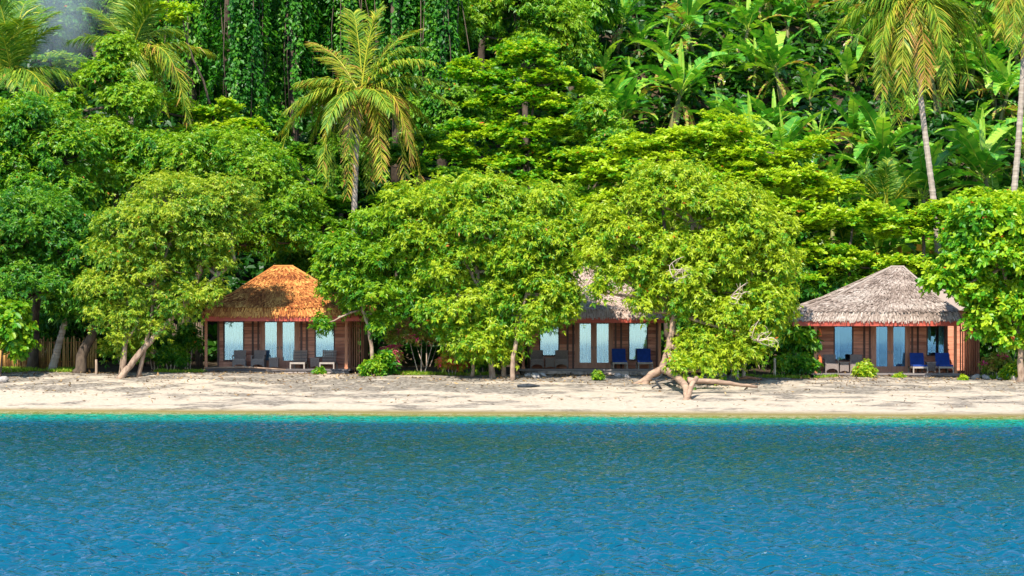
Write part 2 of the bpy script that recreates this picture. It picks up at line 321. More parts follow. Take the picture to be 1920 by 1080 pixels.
# ------------------------------------------------------------------ ground and sea
def axis(segs):
    out = []
    for a, b, st in segs: out.append(np.arange(a, b, st))
    return np.concatenate(out + [[segs[-1][1]]])
def grid(name, xs, ys, zf, mat, kind='structure'):
    X, Y = np.meshgrid(xs, ys); Z = zf(X, Y)
    V = np.stack([X, Y, Z], -1).reshape(-1, 3); nx, ny = len(xs), len(ys)
    i = (np.arange(ny - 1)[:, None] * nx + np.arange(nx - 1)[None]).ravel()
    idx = np.stack([i, i + 1, i + nx + 1, i + nx], -1)
    o = link_mesh(name, V, 4, idx, None, mat, None, True, (0, 0, 0)); tag(o, kind=kind); return o
gx = axis([(-1200, -60, 40), (-60, -30, 1.0), (-30, 30, 0.22), (30, 60, 1.0), (60, 1200, 40)])
gy = axis([(-60, 76, 6), (76, 102, 0.14), (102, 112, 0.5), (112, 165, 1.0), (165, 1500, 60)])
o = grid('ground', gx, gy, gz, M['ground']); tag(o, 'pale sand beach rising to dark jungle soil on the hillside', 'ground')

wr = np.random.default_rng(3)
WAVES = []
for k in range(34):
    lam = 0.20 * (1.045 ** k) if k < 26 else wr.uniform(0.3, 0.8)
    th = wr.normal(pi / 2 + 0.1, 0.65); kk = 2 * pi / lam
    WAVES.append((kk * cos(th), kk * sin(th), wr.uniform(0, 2 * pi), 0.0165 * lam ** 1.0 * wr.uniform(0.5, 1.2)))
def seaz(X, Y):
    Z = np.zeros_like(X)
    for kx, ky, ph, am in WAVES: Z += am * np.sin(kx * X + ky * Y + ph)
    fade = sstep(95, 30, np.abs(X)) * sstep(12, 22, Y) * (0.12 + 0.88 * sstep(0, 10, shore(X) - Y))
    gust = 0.6 + 0.8 * vnoise(X * 0.10, Y * 0.2, 9)
    return Z * fade * gust
sxs = axis([(-3000, -90, 300), (-90, -26, 2.0), (-26, -11, 0.12), (-11, 11, 0.065), (11, 26, 0.12), (26, 90, 2.0), (90, 3000, 300)])
sys_ = axis([(-3000, 0, 300), (0, 20, 2.0), (20, 36, 0.05), (36, 60, 0.08), (60, 93, 0.12)])
o = grid('sea', sxs, sys_, seaz, M['water']); tag(o, 'rippled blue sea with a turquoise band along the sand', 'sea')

# ------------------------------------------------------------------ foliage builders
def leaves_np(P, D, U, L, W, fold=0.18, droop=0.15, shape='kite'):
    D = nrm(D); S = nrm(np.cross(D, U)); Un = np.cross(S, D); L = L[:, None]; W = W[:, None]
    z = np.array([0, 0, 1.0])
    tip = P + D * L - z * L * droop
    n = len(P)
    if shape == 'kite':
        m = P + D * L * 0.5 + Un * W * fold
        V = np.stack([P, m + S * W / 2, tip, m - S * W / 2], 1).reshape(-1, 3)
        b = np.arange(n)[:, None] * 4
        idx = np.concatenate([b + [0, 1, 2], b + [0, 2, 3]], 1); return V, 3, idx, 2
    if shape == 'hex':
        a = P + D * L * 0.35 + Un * W * fold; c = P + D * L * 0.78 + Un * W * fold - z * L * droop * 0.5
        V = np.stack([P, a + S * W * .42, c + S * W * .46, tip, c - S * W * .46, a - S * W * .42], 1).reshape(-1, 3)
        b = np.arange(n)[:, None] * 6
        idx = np.concatenate([b + [0, 1, 2, 3], b + [0, 3, 4, 5]], 1); return V, 4, idx, 2
    if shape == 'strip':
        V = np.stack([P - S * W / 2, P + S * W / 2, tip + S * W / 2, tip - S * W / 2], 1).reshape(-1, 3)
        b = np.arange(n)[:, None] * 4
        return V, 4, b + [0, 1, 2, 3], 1
def rand_dir(r, n):
    v = r.normal(size=(n, 3)); return nrm(v)

def clump_points(r, ells, rs, k, flat=False):
    """two-level crown: ellipsoids -> sub clumps"""
    C = []; R = []; O = []
    for c, rad in ells:
        area = 4 * pi * ((rad[0] * rad[1]) ** 1.6 / 3 + (rad[0] * rad[2]) ** 1.6 / 3 + (rad[1] * rad[2]) ** 1.6 / 3) ** (1 / 1.6)
        m = max(3, int(k * area / (pi * rs * rs)))
        u = rand_dir(r, m); u[:, 2] = np.where(u[:, 2] < -0.35, -u[:, 2], u[:, 2])
        q = r.uniform(0.5, 1.0, m)[:, None] ** 0.5
        sh = np.maximum(np.array(rad) - rs * 0.6, np.array(rad) * 0.35)
        C.append(c + u * sh * q); R.append(rs * r.uniform(0.6, 1.25, m)); O.append(np.repeat(c[None], m, 0))
    return np.concatenate(C), np.concatenate(R), np.concatenate(O)

def crown_np(r, ells, leaf=0.26, width=0.4, rs=0.9, k=1.6, per=36, nl=7, droop=0.35, flat=False, shape='kite', up=0.5, warm=0.5, dense=1.0, out=0.6):
    C, R, O = clump_points(r, ells, rs, k)
    per = int(per * dense)
    if flat: C = C + np.stack([np.zeros(len(C)), np.zeros(len(C)), r.normal(0, .28, len(C)) + 0.25 * np.sin(C[:, 0] * 1.1 + C[:, 1])], 1)
    n = len(C) * per
    cc = np.repeat(C, per, 0); rr = np.repeat(R, per)[:, None]; oo = np.repeat(O, per, 0)
    v = rand_dir(r, n); v[:, 2] = np.where((v[:, 2] < -0.2) & (r.random(n) < 0.75), -v[:, 2], v[:, 2])
    sq = np.array([1.15, 1.15, 0.42]) if flat else np.array([1.05, 1.05, 1.15])
    p = cc + v * rr * sq * (r.uniform(0.3, 1.12, n) + (r.random(n) < .12) * r.uniform(0, .5, n))[:, None]
    ax = nrm(v * out * (0.4 if flat else 1) + np.array([0, 0, up * (1.8 if flat else 1)]) + nrm(p - oo) * 0.25 + r.normal(size=(n, 3)) * 0.25)
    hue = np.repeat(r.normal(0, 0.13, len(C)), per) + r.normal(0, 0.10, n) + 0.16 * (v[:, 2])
    A = nrm(np.cross(ax, r.normal(size=(n, 3)))); B = np.cross(ax, A)
    N_ = n * nl
    th = (np.arange(nl)[None] * 2 * pi / nl + r.uniform(0, 6.28, n)[:, None] + r.normal(0, 0.3, (n, nl)))
    e = r.uniform(0.05, 0.75, (n, nl))
    D = (np.cos(th)[..., None] * A[:, None] + np.sin(th)[..., None] * B[:, None]) * np.cos(e)[..., None] + ax[:, None] * np.sin(e)[..., None]
    D = D.reshape(-1, 3); D[:, 2] -= droop * r.uniform(0.3, 1.4, N_)
    U = np.repeat(ax, nl, 0) + r.normal(size=(N_, 3)) * 0.35
    P_ = np.repeat(p, nl, 0) + ax.repeat(nl, 0) * r.uniform(-0.4, 0.1, N_)[:, None] * leaf
    Lh = leaf * r.uniform(0.6, 1.2, N_); W = Lh * width * r.uniform(0.8, 1.2, N_)
    V, nf, idx, m = leaves_np(P_, D, U, Lh, W, 0.15, 0.12 + droop * 0.2, shape)
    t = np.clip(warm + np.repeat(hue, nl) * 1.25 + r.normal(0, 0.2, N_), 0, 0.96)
    t = np.where(r.random(N_) < 0.004, 1.0, t)
    return V, nf, idx, np.repeat(t, m), C

def ellipsoids(blobs, Y, depth=1.0):
    out = []
    for b in blobs:
        px, py, rx, ry = b[:4]; y = Y + (b[4] if len(b) > 4 else 0)
        s = y / F; rd = (min(rx, ry * 1.2) + rx) / 2 * s * depth
        out.append((at(px, py, y), np.array([rx * s, rd, ry * s])))
    return out

def limb(mb, a, b, ra, rb, r, sag=0.12, seg=6, n=6):
    a, b = np.asarray(a, float), np.asarray(b, float); t = np.linspace(0, 1, n)[:, None]
    L = np.linalg.norm(b - a); p = a + (b - a) * t
    p = p + np.sin(t * pi) * (r.normal(size=3) * sag * L * 0.5 + np.array([0, 0, -0.06 * L]))
    p[1:-1] += r.normal(size=(n - 2, 3)) * 0.02 * L
    mb.tube(p, ra + (rb - ra) * np.linspace(0, 1, n) ** 0.8, seg, r.uniform(0.3, 0.7)); return p

def tree(name, label, cat, blobs, Y, trunks, leafmat, barkmat, seed, group=None, twigs=0.35, base=None, depth=1.0, **kw):
    """trunks: list of (list of (px,py[,dY]), r0, r1)"""
    r = np.random.default_rng(seed)
    ells = ellipsoids(blobs, Y, depth)
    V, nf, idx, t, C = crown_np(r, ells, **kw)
    tb = MB(); paths = []
    for pts, r0, r1 in trunks:
        w = [at(p[0], p[1], Y + (p[2] if len(p) > 2 else 0)) for p in pts]
        w = np.array(w); g0 = gz(w[0][0], w[0][1]); 
        if len(pts[0]) < 4: w[0][2] = g0 - 0.15
        # resample smoothly
        tt = np.linspace(0, len(w) - 1, 4 * (len(w) - 1) + 1); q = np.stack([np.interp(tt, range(len(w)), w[:, k]) for k in range(3)], 1)
        if len(q) > 3: q[1:-1] = (q[:-2] + q[1:-1] * 2 + q[2:]) / 4 + r.normal(size=(len(q) - 2, 3)) * r0 * 0.12
        tb.tube(q, np.linspace(r0, r1, len(q)) * np.where(np.arange(len(q)) == 0, 1.35, 1), 9, 0.5, 0.15); paths.append(q)
    allp = np.concatenate([q[len(q) // 2:] for q in paths]); up_ = allp[:, 2] - gz(allp[:, 0], allp[:, 1])
    if up_.max() > 2.0: allp = allp[up_ > min(1.4, 0.6 * up_.max())]
    hr = min(0.10, trunks[0][1] * 0.55)
    order = r.permutation(len(C))[:max(6, int(len(C) * twigs))]
    ec = np.array([c for c, _ in ells])
    hubs = []
    for c in ec:
        k = np.argmin(np.linalg.norm(allp - c, axis=1)); s = allp[k]
        p = limb(tb, s, c, hr, hr * .5, r); hubs.append(p)
    H = np.concatenate(hubs + [allp])
    for i in order:
        c = C[i]; k = np.argmin(np.linalg.norm(H - c, axis=1)); limb(tb, H[k], c + (c - H[k]) * 0.15, 0.045, 0.012, r, 0.2, 5, 5)
    b0 = paths[0][0]; loc = (b0[0], b0[1], float(gz(b0[0], b0[1])))
    root = thing(name, label, cat, loc, group)
    tb.build('trunk', barkmat, root, True)
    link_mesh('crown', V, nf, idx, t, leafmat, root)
    return root

# ------------------------------------------------------------------ shore trees
tree('broadleaf_tree', 'big dark green tree at left with a black leaning trunk by the bamboo fence', 'tree',
     [(60, 440, 110, 90), (140, 480, 80, 90), (70, 550, 110, 80), (165, 580, 60, 70), (30, 480, 80, 100)], 98.5,
     [([(146, 697), (158, 655), (175, 625), (180, 560), (150, 480)], 0.30, 0.12)], M['dark'], M['bark_dark'], 11, leaf=0.20, width=0.42, rs=0.7, per=42, warm=0.5, droop=0.3)
tree('broadleaf_tree', 'rounded bright green tree top above the dark tree at the left edge', 'tree',
     [(50, 240, 100, 60), (120, 300, 90, 70), (20, 330, 80, 90), (90, 370, 110, 60)], 101.5,
     [([(60, 690), (70, 560), (80, 400), (70, 300)], 0.25, 0.1)], M['mid'], M['bark_dark'], 12, leaf=0.22, width=0.42, rs=0.75, per=42, warm=0.5)
tree('leafy_shrub', 'large leaved shrub with a few red leaves at the far left edge', 'shrub',
     [(10, 610, 45, 50), (30, 650, 28, 22), (-30, 620, 50, 60)], 96.5, [([(0, 702), (5, 660), (10, 620)], 0.05, 0.02)], M['mid'], M['bark_dark'], 13,
     leaf=0.32, width=0.6, rs=0.6, per=26, nl=6, shape='hex', warm=0.55)
tree('multi_stem_tree', 'yellow green tree with four pale trunks leaning over the sand left of the orange roof', 'tree',
     [(245, 440, 90, 60), (300, 450, 90, 70), (380, 450, 80, 55), (330, 400, 100, 80), (420, 390, 80, 60), (430, 430, 50, 40), (200, 490, 50, 50), (225, 560, 60, 45), (190, 590, 30, 30), (180, 545, 40, 40), (215, 640, 28, 20), (290, 625, 30, 20), (250, 600, 45, 30), (330, 570, 60, 40), (250, 500, 70, 50), (390, 560, 40, 30), (405, 500, 45, 28), (300, 520, 80, 50), (385, 490, 50, 40), (220, 610, 40, 25), (330, 590, 50, 28), (440, 400, 50, 30)], 96.5,
     [([(222, 710), (250, 675), (282, 640), (318, 600), (380, 540), (440, 490)], 0.17, 0.08), ([(232, 706, .3), (233, 660), (237, 600), (245, 520), (250, 440)], 0.13, 0.06),
      ([(258, 706, .5), (272, 650), (284, 600), (285, 540), (330, 430)], 0.11, 0.05), ([(224, 700, .7), (232, 650), (262, 600), (300, 500)], 0.08, 0.04)],
     M['olive'], M['bark_pale'], 14, leaf=0.17, width=0.36, rs=0.65, per=46, nl=7, droop=0.4, warm=0.64, twigs=0.9, k=1.15)
tree('broadleaf_tree', 'dense green tree directly behind the leaning pale trunks, reaching toward the main palm', 'tree',
     [(520, 435, 70, 40), (460, 460, 70, 36), (560, 455, 45, 35), (400, 300, 110, 60), (470, 340, 100, 60), (340, 330, 80, 70), (540, 390, 70, 50), (300, 400, 60, 60)], 104,
     [([(330, 680), (350, 600), (380, 480), (420, 360)], 0.28, 0.1)], M['mid'], M['bark_dark'], 15, leaf=0.20, width=0.4, rs=0.7, per=40, warm=0.66)
tree('young_tree', 'slender young tree with thin pale trunk at the right corner of the orange roof', 'tree',
     [(700, 425, 60, 35), (650, 480, 60, 45), (745, 490, 55, 50), (700, 500, 60, 50), (625, 505, 40, 30), (660, 540, 50, 45), (770, 430, 50, 50), (790, 530, 50, 50),  (640, 550, 48, 30), (668, 572, 30, 20), (700, 555, 70, 40), (760, 560, 40, 35), (716, 612, 26, 26), (603, 614, 18, 16, -0.4)], 98,
     [([(699, 704), (697, 650), (690, 610), (676, 570), (680, 500), (700, 430)], 0.10, 0.05)], M['mid'], M['bark_pale'], 16,
     leaf=0.22, width=0.4, rs=0.5, per=30, nl=8, droop=0.25, warm=0.68, twigs=0.5)
tree('broadleaf_tree', 'wide round topped lime green tree with low skirts left of the middle bungalow', 'tree',
     [(900, 365, 70, 35), (960, 500, 60, 60), (940, 570, 60, 50), (830, 385, 85, 45), (900, 430, 95, 60), (800, 460, 70, 50), (880, 510, 100, 60), (870, 590, 70, 60), (930, 630, 60, 45), (820, 540, 60, 50), (760, 400, 50, 50), (900, 650, 70, 40), (850, 640, 40, 40), (960, 400, 50, 50), (930, 672, 45, 20), (868, 665, 45, 24), (815, 590, 40, 40)], 97,
     [([(925, 704), (920, 670), (905, 600), (890, 480)], 0.16, 0.08), ([(945, 704, .4), (942, 660), (930, 600), (850, 450)], 0.12, 0.06), ([(885, 704, .6), (888, 660), (880, 560)], 0.1, 0.05)],
     M['lime'], M['bark_pale'], 17, leaf=0.21, width=0.38, rs=0.7, per=42, nl=7, droop=0.35, warm=0.68, k=1.3, twigs=.5)
tree('broadleaf_tree', 'drooping lime green tree whose low branch covers the left half of the middle bungalow', 'tree',
     [(1025, 390, 50, 45), (1040, 450, 55, 50), (985, 500, 60, 50), (1020, 550, 55, 45), (1010, 600, 45, 40), (1060, 598, 30, 28), (1068, 515, 32, 45), (1060, 560, 34, 36), (1090, 450, 40, 50), (1000, 450, 60, 50),  (978, 632, 26, 16)], 96.2,
     [([(960, 704), (962, 670), (975, 600), (1000, 500), (1020, 420)], 0.13, 0.05)], M['lime'], M['bark_pale'], 18, leaf=0.21, width=0.38, rs=0.65, per=42, nl=7, droop=0.38, warm=0.68)
T5 = tree('leaning_tree', 'huge yellow green tree growing from a crooked sprawling trunk on the sand', 'tree',
     [(1250, 390, 100, 55), (1360, 400, 90, 60), (1170, 450, 70, 42), (1260, 480, 80, 50), (1205, 510, 45, 40), (1122, 548, 34, 16), (1150, 520, 40, 22), (1205, 580, 40, 34), (1130, 485, 50, 24), (1410, 640, 50, 40), (1395, 668, 48, 26), (1335, 645, 50, 40), (1345, 690, 40, 20), (1440, 450, 60, 50), (1460, 590, 35, 50), (1130, 420, 40, 35), (1260, 340, 90, 30), (1350, 500, 90, 70), (1440, 510, 60, 55), (1225, 550, 40, 40), (1390, 450, 90, 60), (1310, 540, 90, 60), (1440, 570, 55, 50), (1300, 590, 60, 50), (1380, 600, 80, 50), (1300, 660, 50, 42), (1360, 670, 55, 32), (1440, 610, 50, 40), (1282, 676, 32, 24), (1274, 692, 24, 22, -3), (1318, 690, 30, 18, -2.5)], 94.5,
     [([(1206, 722), (1222, 702), (1242, 692), (1252, 660), (1262, 610), (1280, 500), (1300, 420)], 0.21, 0.10),
      ([(1284, 748, -6.2), (1296, 725, -5.8), (1306, 708, -5.2)], 0.13, 0.10), ([(1290, 747, -6.1), (1285, 722, -5), (1264, 702, -2.2), (1242, 693, 0)], 0.15, 0.18),
      ([(1290, 714, -4.5, 1), (1350, 716, -4), (1385, 722, -3.6), (1420, 725, -3.2)], 0.13, 0.06), ([(1180, 716), (1195, 720), (1218, 708)], 0.07, 0.15)],
     M['lime'], M['driftwood'], 19, leaf=0.21, width=0.38, rs=0.68, per=40, nl=7, droop=0.35, warm=0.82, k=1.35, twigs=.4)
tree('broadleaf_tree', 'small yellowish tree with bare twigs and thin grey stems left of the grey roofed bungalow', 'tree',
     [(1450, 560, 42, 55), (1430, 620, 50, 35), (1465, 500, 35, 30)], 97.5,
     [([(1383, 702), (1380, 670), (1400, 630), (1440, 560)], 0.09, 0.04), ([(1393, 702, .3), (1398, 670), (1420, 620)], 0.09, 0.04), ([(1374, 702, .2), (1370, 660), (1390, 600)], 0.06, 0.03)],
     M['lime'], M['dead_twig'], 20, leaf=0.24, width=0.36, rs=0.65, per=34, droop=0.5, warm=0.72, twigs=0.9)
tree('broadleaf_tree', 'large leaved green tree overhanging the right end of the grey thatched roof', 'tree',
     [(1850, 420, 85, 45), (1825, 465, 45, 40), (1880, 500, 80, 60), (1772, 533, 46, 20), (1800, 505, 45, 28), (1830, 560, 45, 35), (1900, 580, 60, 50), (1845, 608, 42, 26), (1890, 640, 40, 18), (1960, 520, 80, 100), (1960, 600, 60, 60)], 96.5,
     [([(1912, 704), (1915, 660), (1905, 600), (1880, 500)], 0.17, 0.08), ([(1965, 700), (1950, 600), (1960, 520)], 0.15, 0.08)],
     M['tier'], M['bark_pale'], 21, leaf=0.30, width=0.52, rs=0.75, per=26, nl=7, shape='hex', droop=0.12, warm=0.58)

# ------------------------------------------------------------------ tiered trees and the forest behind
TK = dict(leaf=0.28, width=0.5, rs=0.75, per=26, nl=7, shape='hex', droop=0.05, flat=True, k=1.5, up=1.0)
tree('tiered_tree', 'bright yellow green tree in flat layered shelves behind the leaning tree, below the banana plants', 'tree',
     [(1330, 255, 110, 14), (1240, 285, 110, 14), (1420, 290, 110, 14), (1520, 275, 45, 8), (1200, 325, 120, 16), (1340, 330, 110, 14), (1460, 335, 110, 12), (1540, 362, 80, 10), (1150, 370, 80, 16), (1290, 375, 120, 14), (1430, 385, 120, 16), (1480, 425, 100, 16), (1120, 300, 50, 10)], 108,
     [([(1405, 560), (1408, 450), (1412, 350), (1415, 280)], 0.16, 0.06), ([(1250, 540), (1245, 400), (1230, 300)], 0.14, 0.05)], M['tier'], M['bark_dark'], 31, warm=0.85, **TK)
tree('tiered_tree', 'green tree with one long flat shelf of leaves above the grey thatched roof', 'tree',
     [(1580, 408, 90, 11), (1690, 418, 90, 11), (1780, 395, 80, 14), (1860, 378, 70, 14), (1560, 500, 60, 22), (1640, 500, 70, 18), (1690, 500, 50, 14), (1520, 470, 40, 20)], 107.5,
     [([(1730, 560), (1732, 480), (1730, 410)], 0.14, 0.06), ([(1600, 560), (1590, 480), (1600, 420)], 0.12, 0.05)], M['tier'], M['bark_dark'], 32, warm=0.75, **TK)
tree('tiered_tree', 'layered green tree with a forked dark trunk right of the main palm', 'tree',
     [(980, 108, 80, 13), (900, 140, 70, 12), (1040, 150, 80, 12), (950, 185, 90, 14), (1060, 205, 60, 12), (900, 240, 70, 14), (1000, 250, 90, 14), (860, 290, 70, 14), (960, 300, 90, 14), (1060, 300, 70, 13), (1010, 345, 90, 14), (1090, 250, 40, 10)], 113,
     [([(972, 420), (973, 330), (976, 260), (970, 180)], 0.15, 0.07), ([(976, 260), (995, 225), (1010, 160)], 0.09, 0.05)], M['tier'], M['bark_dark'], 33, warm=0.62, **TK)
tree('tiered_tree', 'dark layered tree under the hanging fronds of the main palm', 'tree',
     [(560, 300, 50, 12), (520, 345, 60, 14), (610, 370, 60, 14), (760, 300, 60, 14), (820, 340, 60, 13), (730, 380, 60, 14), (560, 420, 60, 18), (660, 430, 70, 16), (800, 270, 40, 10)], 108.5,
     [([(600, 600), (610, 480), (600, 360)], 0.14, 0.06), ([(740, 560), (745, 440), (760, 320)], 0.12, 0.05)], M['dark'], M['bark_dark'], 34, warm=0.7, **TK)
tree('tiered_tree', 'layered green tree between the arching palm fronds and the vine curtain at upper left', 'tree',
     [(400, 205, 60, 10), (370, 240, 60, 12), (440, 250, 60, 12), (130, 115, 45, 10), (330, 195, 40, 10), (480, 290, 50, 12), (360, 290, 60, 12), (340, 20, 40, 6)], 112,
     [([(400, 420), (402, 300), (400, 215)], 0.14, 0.05)], M['tier'], M['bark_dark'], 35, warm=0.7, **TK)
tree('broadleaf_tree', 'upright bright green tree standing between the two left palms', 'tree',
     [(225, 105, 40, 35), (200, 150, 55, 40), (240, 200, 65, 45), (200, 270, 70, 50), (270, 290, 70, 50), (230, 350, 80, 45), (130, 200, 35, 25)], 104.5,
     [([(225, 640), (222, 480), (215, 300), (225, 150)], 0.2, 0.07)], M['mid'], M['bark_dark'], 36, leaf=0.23, width=0.45, rs=0.6, per=34, warm=0.72)
tree('broadleaf_tree', 'dense dark green tree filling the slope left of the banana plants', 'tree',
     [(960, 20, 80, 60), (1040, 50, 70, 60), (880, 60, 70, 60), (1000, 100, 80, 40), (1080, 110, 40, 60), (930, -60, 90, 60)], 122,
     [([(990, 330), (985, 200), (980, 80)], 0.25, 0.1)], M['mid'], M['bark_dark'], 37, leaf=0.25, width=0.38, rs=0.8, per=38, warm=0.6, droop=0.5)
tree('broadleaf_tree', 'shaded tree filling the gap below the layered tree at centre', 'tree',
     [(1080, 400, 60, 50), (1110, 450, 60, 50), (960, 400, 60, 40), (860, 350, 50, 30), (1150, 280, 50, 50), (1120, 220, 40, 40)], 110.5,
     [([(1080, 560), (1085, 470), (1080, 400)], 0.16, 0.07)], M['mid'], M['bark_dark'], 38, leaf=0.25, width=0.45, rs=0.75, per=32, warm=0.6)
tree('broadleaf_tree', 'leafy tree filling the gap behind the grey thatched roof', 'tree',
     [(1540, 545, 60, 35), (1500, 500, 50, 45), (1610, 545, 60, 28), (1740, 540, 60, 30), (1820, 520, 60, 50), (1480, 440, 40, 40)], 108.2,
     [([(1540, 610), (1540, 560), (1530, 500)], 0.14, 0.06)], M['mid'], M['bark_dark'], 39, leaf=0.32, width=0.5, rs=0.75, per=28, warm=0.52)

# shared-mesh forest trees on the slope
def proto_tree(seed, leafmat, barkmat, H, Rr, kw):
    r = np.random.default_rng(seed)
    ells = [(np.array([r.uniform(-.4, .4) * Rr, r.uniform(-.4, .4) * Rr, H * r.uniform(0.5, 0.95)]), np.array([Rr, Rr, Rr * 0.7]) * r.uniform(0.45, 0.75)) for _ in range(7)]
    ells.append((np.array([0, 0, H * .8]), np.array([Rr, Rr, H * .25]) * .8))
    V, nf, idx, t, C = crown_np(r, ells, **kw)
    tb = MB(); p = limb(tb, (0, 0, -0.5), (0.3, 0.2, H * .85), 0.28, 0.08, r, 0.05, 8, 9)
    for i in r.permutation(len(C))[:int(len(C) * .3)]:
        k = np.argmin(np.linalg.norm(p - C[i], axis=1)); limb(tb, p[k], C[i], 0.06, 0.015, r, 0.15, 5, 5)
    root = thing('forest_tree', 'x', 'tree', (0, 0, 0))
    tb.build('trunk', barkmat, root, True); link_mesh('crown', V, nf, idx, t, leafmat, root); return root
protos = [proto_tree(51, M['mid'], M['bark_dark'], 9, 3.6, dict(leaf=0.34, width=0.42, rs=0.85, per=28, nl=7, warm=0.6, droop=0.4)),
          proto_tree(52, M['dark'], M['bark_dark'], 8, 3.4, dict(leaf=0.32, width=0.45, rs=0.85, per=28, nl=7, warm=0.65, droop=0.3)),
          proto_tree(53, M['vine'], M['bark_dark'], 10, 3.3, dict(leaf=0.34, width=0.5, rs=0.85, per=28, nl=6, warm=0.55, droop=0.5))]
kids(None)
used = [0, 0, 0]
FOREST = [  # px of the trunk, Y, kind, scale, label
    (-40, 116, 0, 1.0, 'green forest tree just outside the left palm, cut by the picture edge'),
    (90, 127, 1, 1.1, 'dark forest tree high on the slope under the drifting smoke'),
    (180, 133, 2, 1.1, 'bluish far tree at the top left behind the smoke'),
    (290, 129, 1, 1.0, 'dark forest tree behind the top of the second left palm'),
    (20, 137, 0, 1.2, 'far forest tree in the top left corner behind the palm fronds'),
    (120, 112, 2, 0.9, 'forest tree between the left palm and the upright bright tree'),
    (340, 121, 1, 1.1, 'dark forest tree at the foot of the leftmost vine curtain'),
    (480, 118, 2, 0.9, 'dark forest tree behind the left fronds of the main palm'),
    (560, 132, 1, 1.2, 'dark forest tree above the left fronds of the main palm'),
    (640, 117, 1, 0.85, 'shadowed forest tree directly behind the crown of the main palm'),
    (760, 128, 2, 1.1, 'forest tree above the right fronds of the main palm'),
    (840, 119, 1, 0.95, 'dark forest tree between the main palm and the forked layered tree'),
    (900, 132, 0, 1.2, 'green forest tree at the top edge right of the main palm'),
    (1060, 130, 2, 1.1, 'forest tree at the top edge beside the first banana plants'),
    (1090, 117, 1, 0.85, 'dark forest tree at the lower left foot of the banana slope'),
    (430, 137, 0, 1.2, 'forest tree on the ridge above the vine curtains'),
    (700, 139, 0, 1.2, 'forest tree on the ridge above the main palm'),
    (1200, 146, 1, 1.3, 'dark ridge tree above the left banana plants'),
    (1420, 147, 0, 1.3, 'green ridge tree above the middle banana plants'),
    (1600, 147, 1, 1.3, 'dark ridge tree left of the right palm crown'),
    (1850, 147, 2, 1.3, 'ridge tree at the top right corner behind the palms'),
    (1960, 110, 0, 0.9, 'green forest tree at the right edge behind the large leaved tree'),
    (560, 110.5, 1, 0.55, 'low dark forest tree behind the orange thatched roof'),
    (830, 110, 1, 0.6, 'low dark forest tree in the gap between left and middle bungalows'),
    (1200, 110, 2, 0.5, 'low forest tree behind the middle bungalow'),
    (1340, 111, 1, 0.55, 'low dark forest tree in the gap between middle and right bungalows'),
    (1880, 108, 1, 0.5, 'low dark forest tree behind the slatted screen of the right bungalow'),
    (-150, 104, 1, 0.9, 'dark tree outside the left edge of the beach'),
    (2080, 104, 0, 0.9, 'green tree outside the right edge of the beach'),
]
fr = np.random.default_rng(77)
for px, Y, k, sc, lab in FOREST:
    src = protos[k]
    c = src if used[k] == 0 else copy_tree(src)
    used[k] = 1
    x = wx(px, Y); c.location = (x, Y, float(gz(x, Y)) - 0.2); c.rotation_euler = (0, 0, fr.uniform(0, 6.28)); s = sc * fr.uniform(0.95, 1.05); c.scale = (s, s, s * fr.uniform(0.9, 1.1))
    c['label'] = lab; c['category'] = 'tree'; c['group'] = 'forest trees on the hillside'

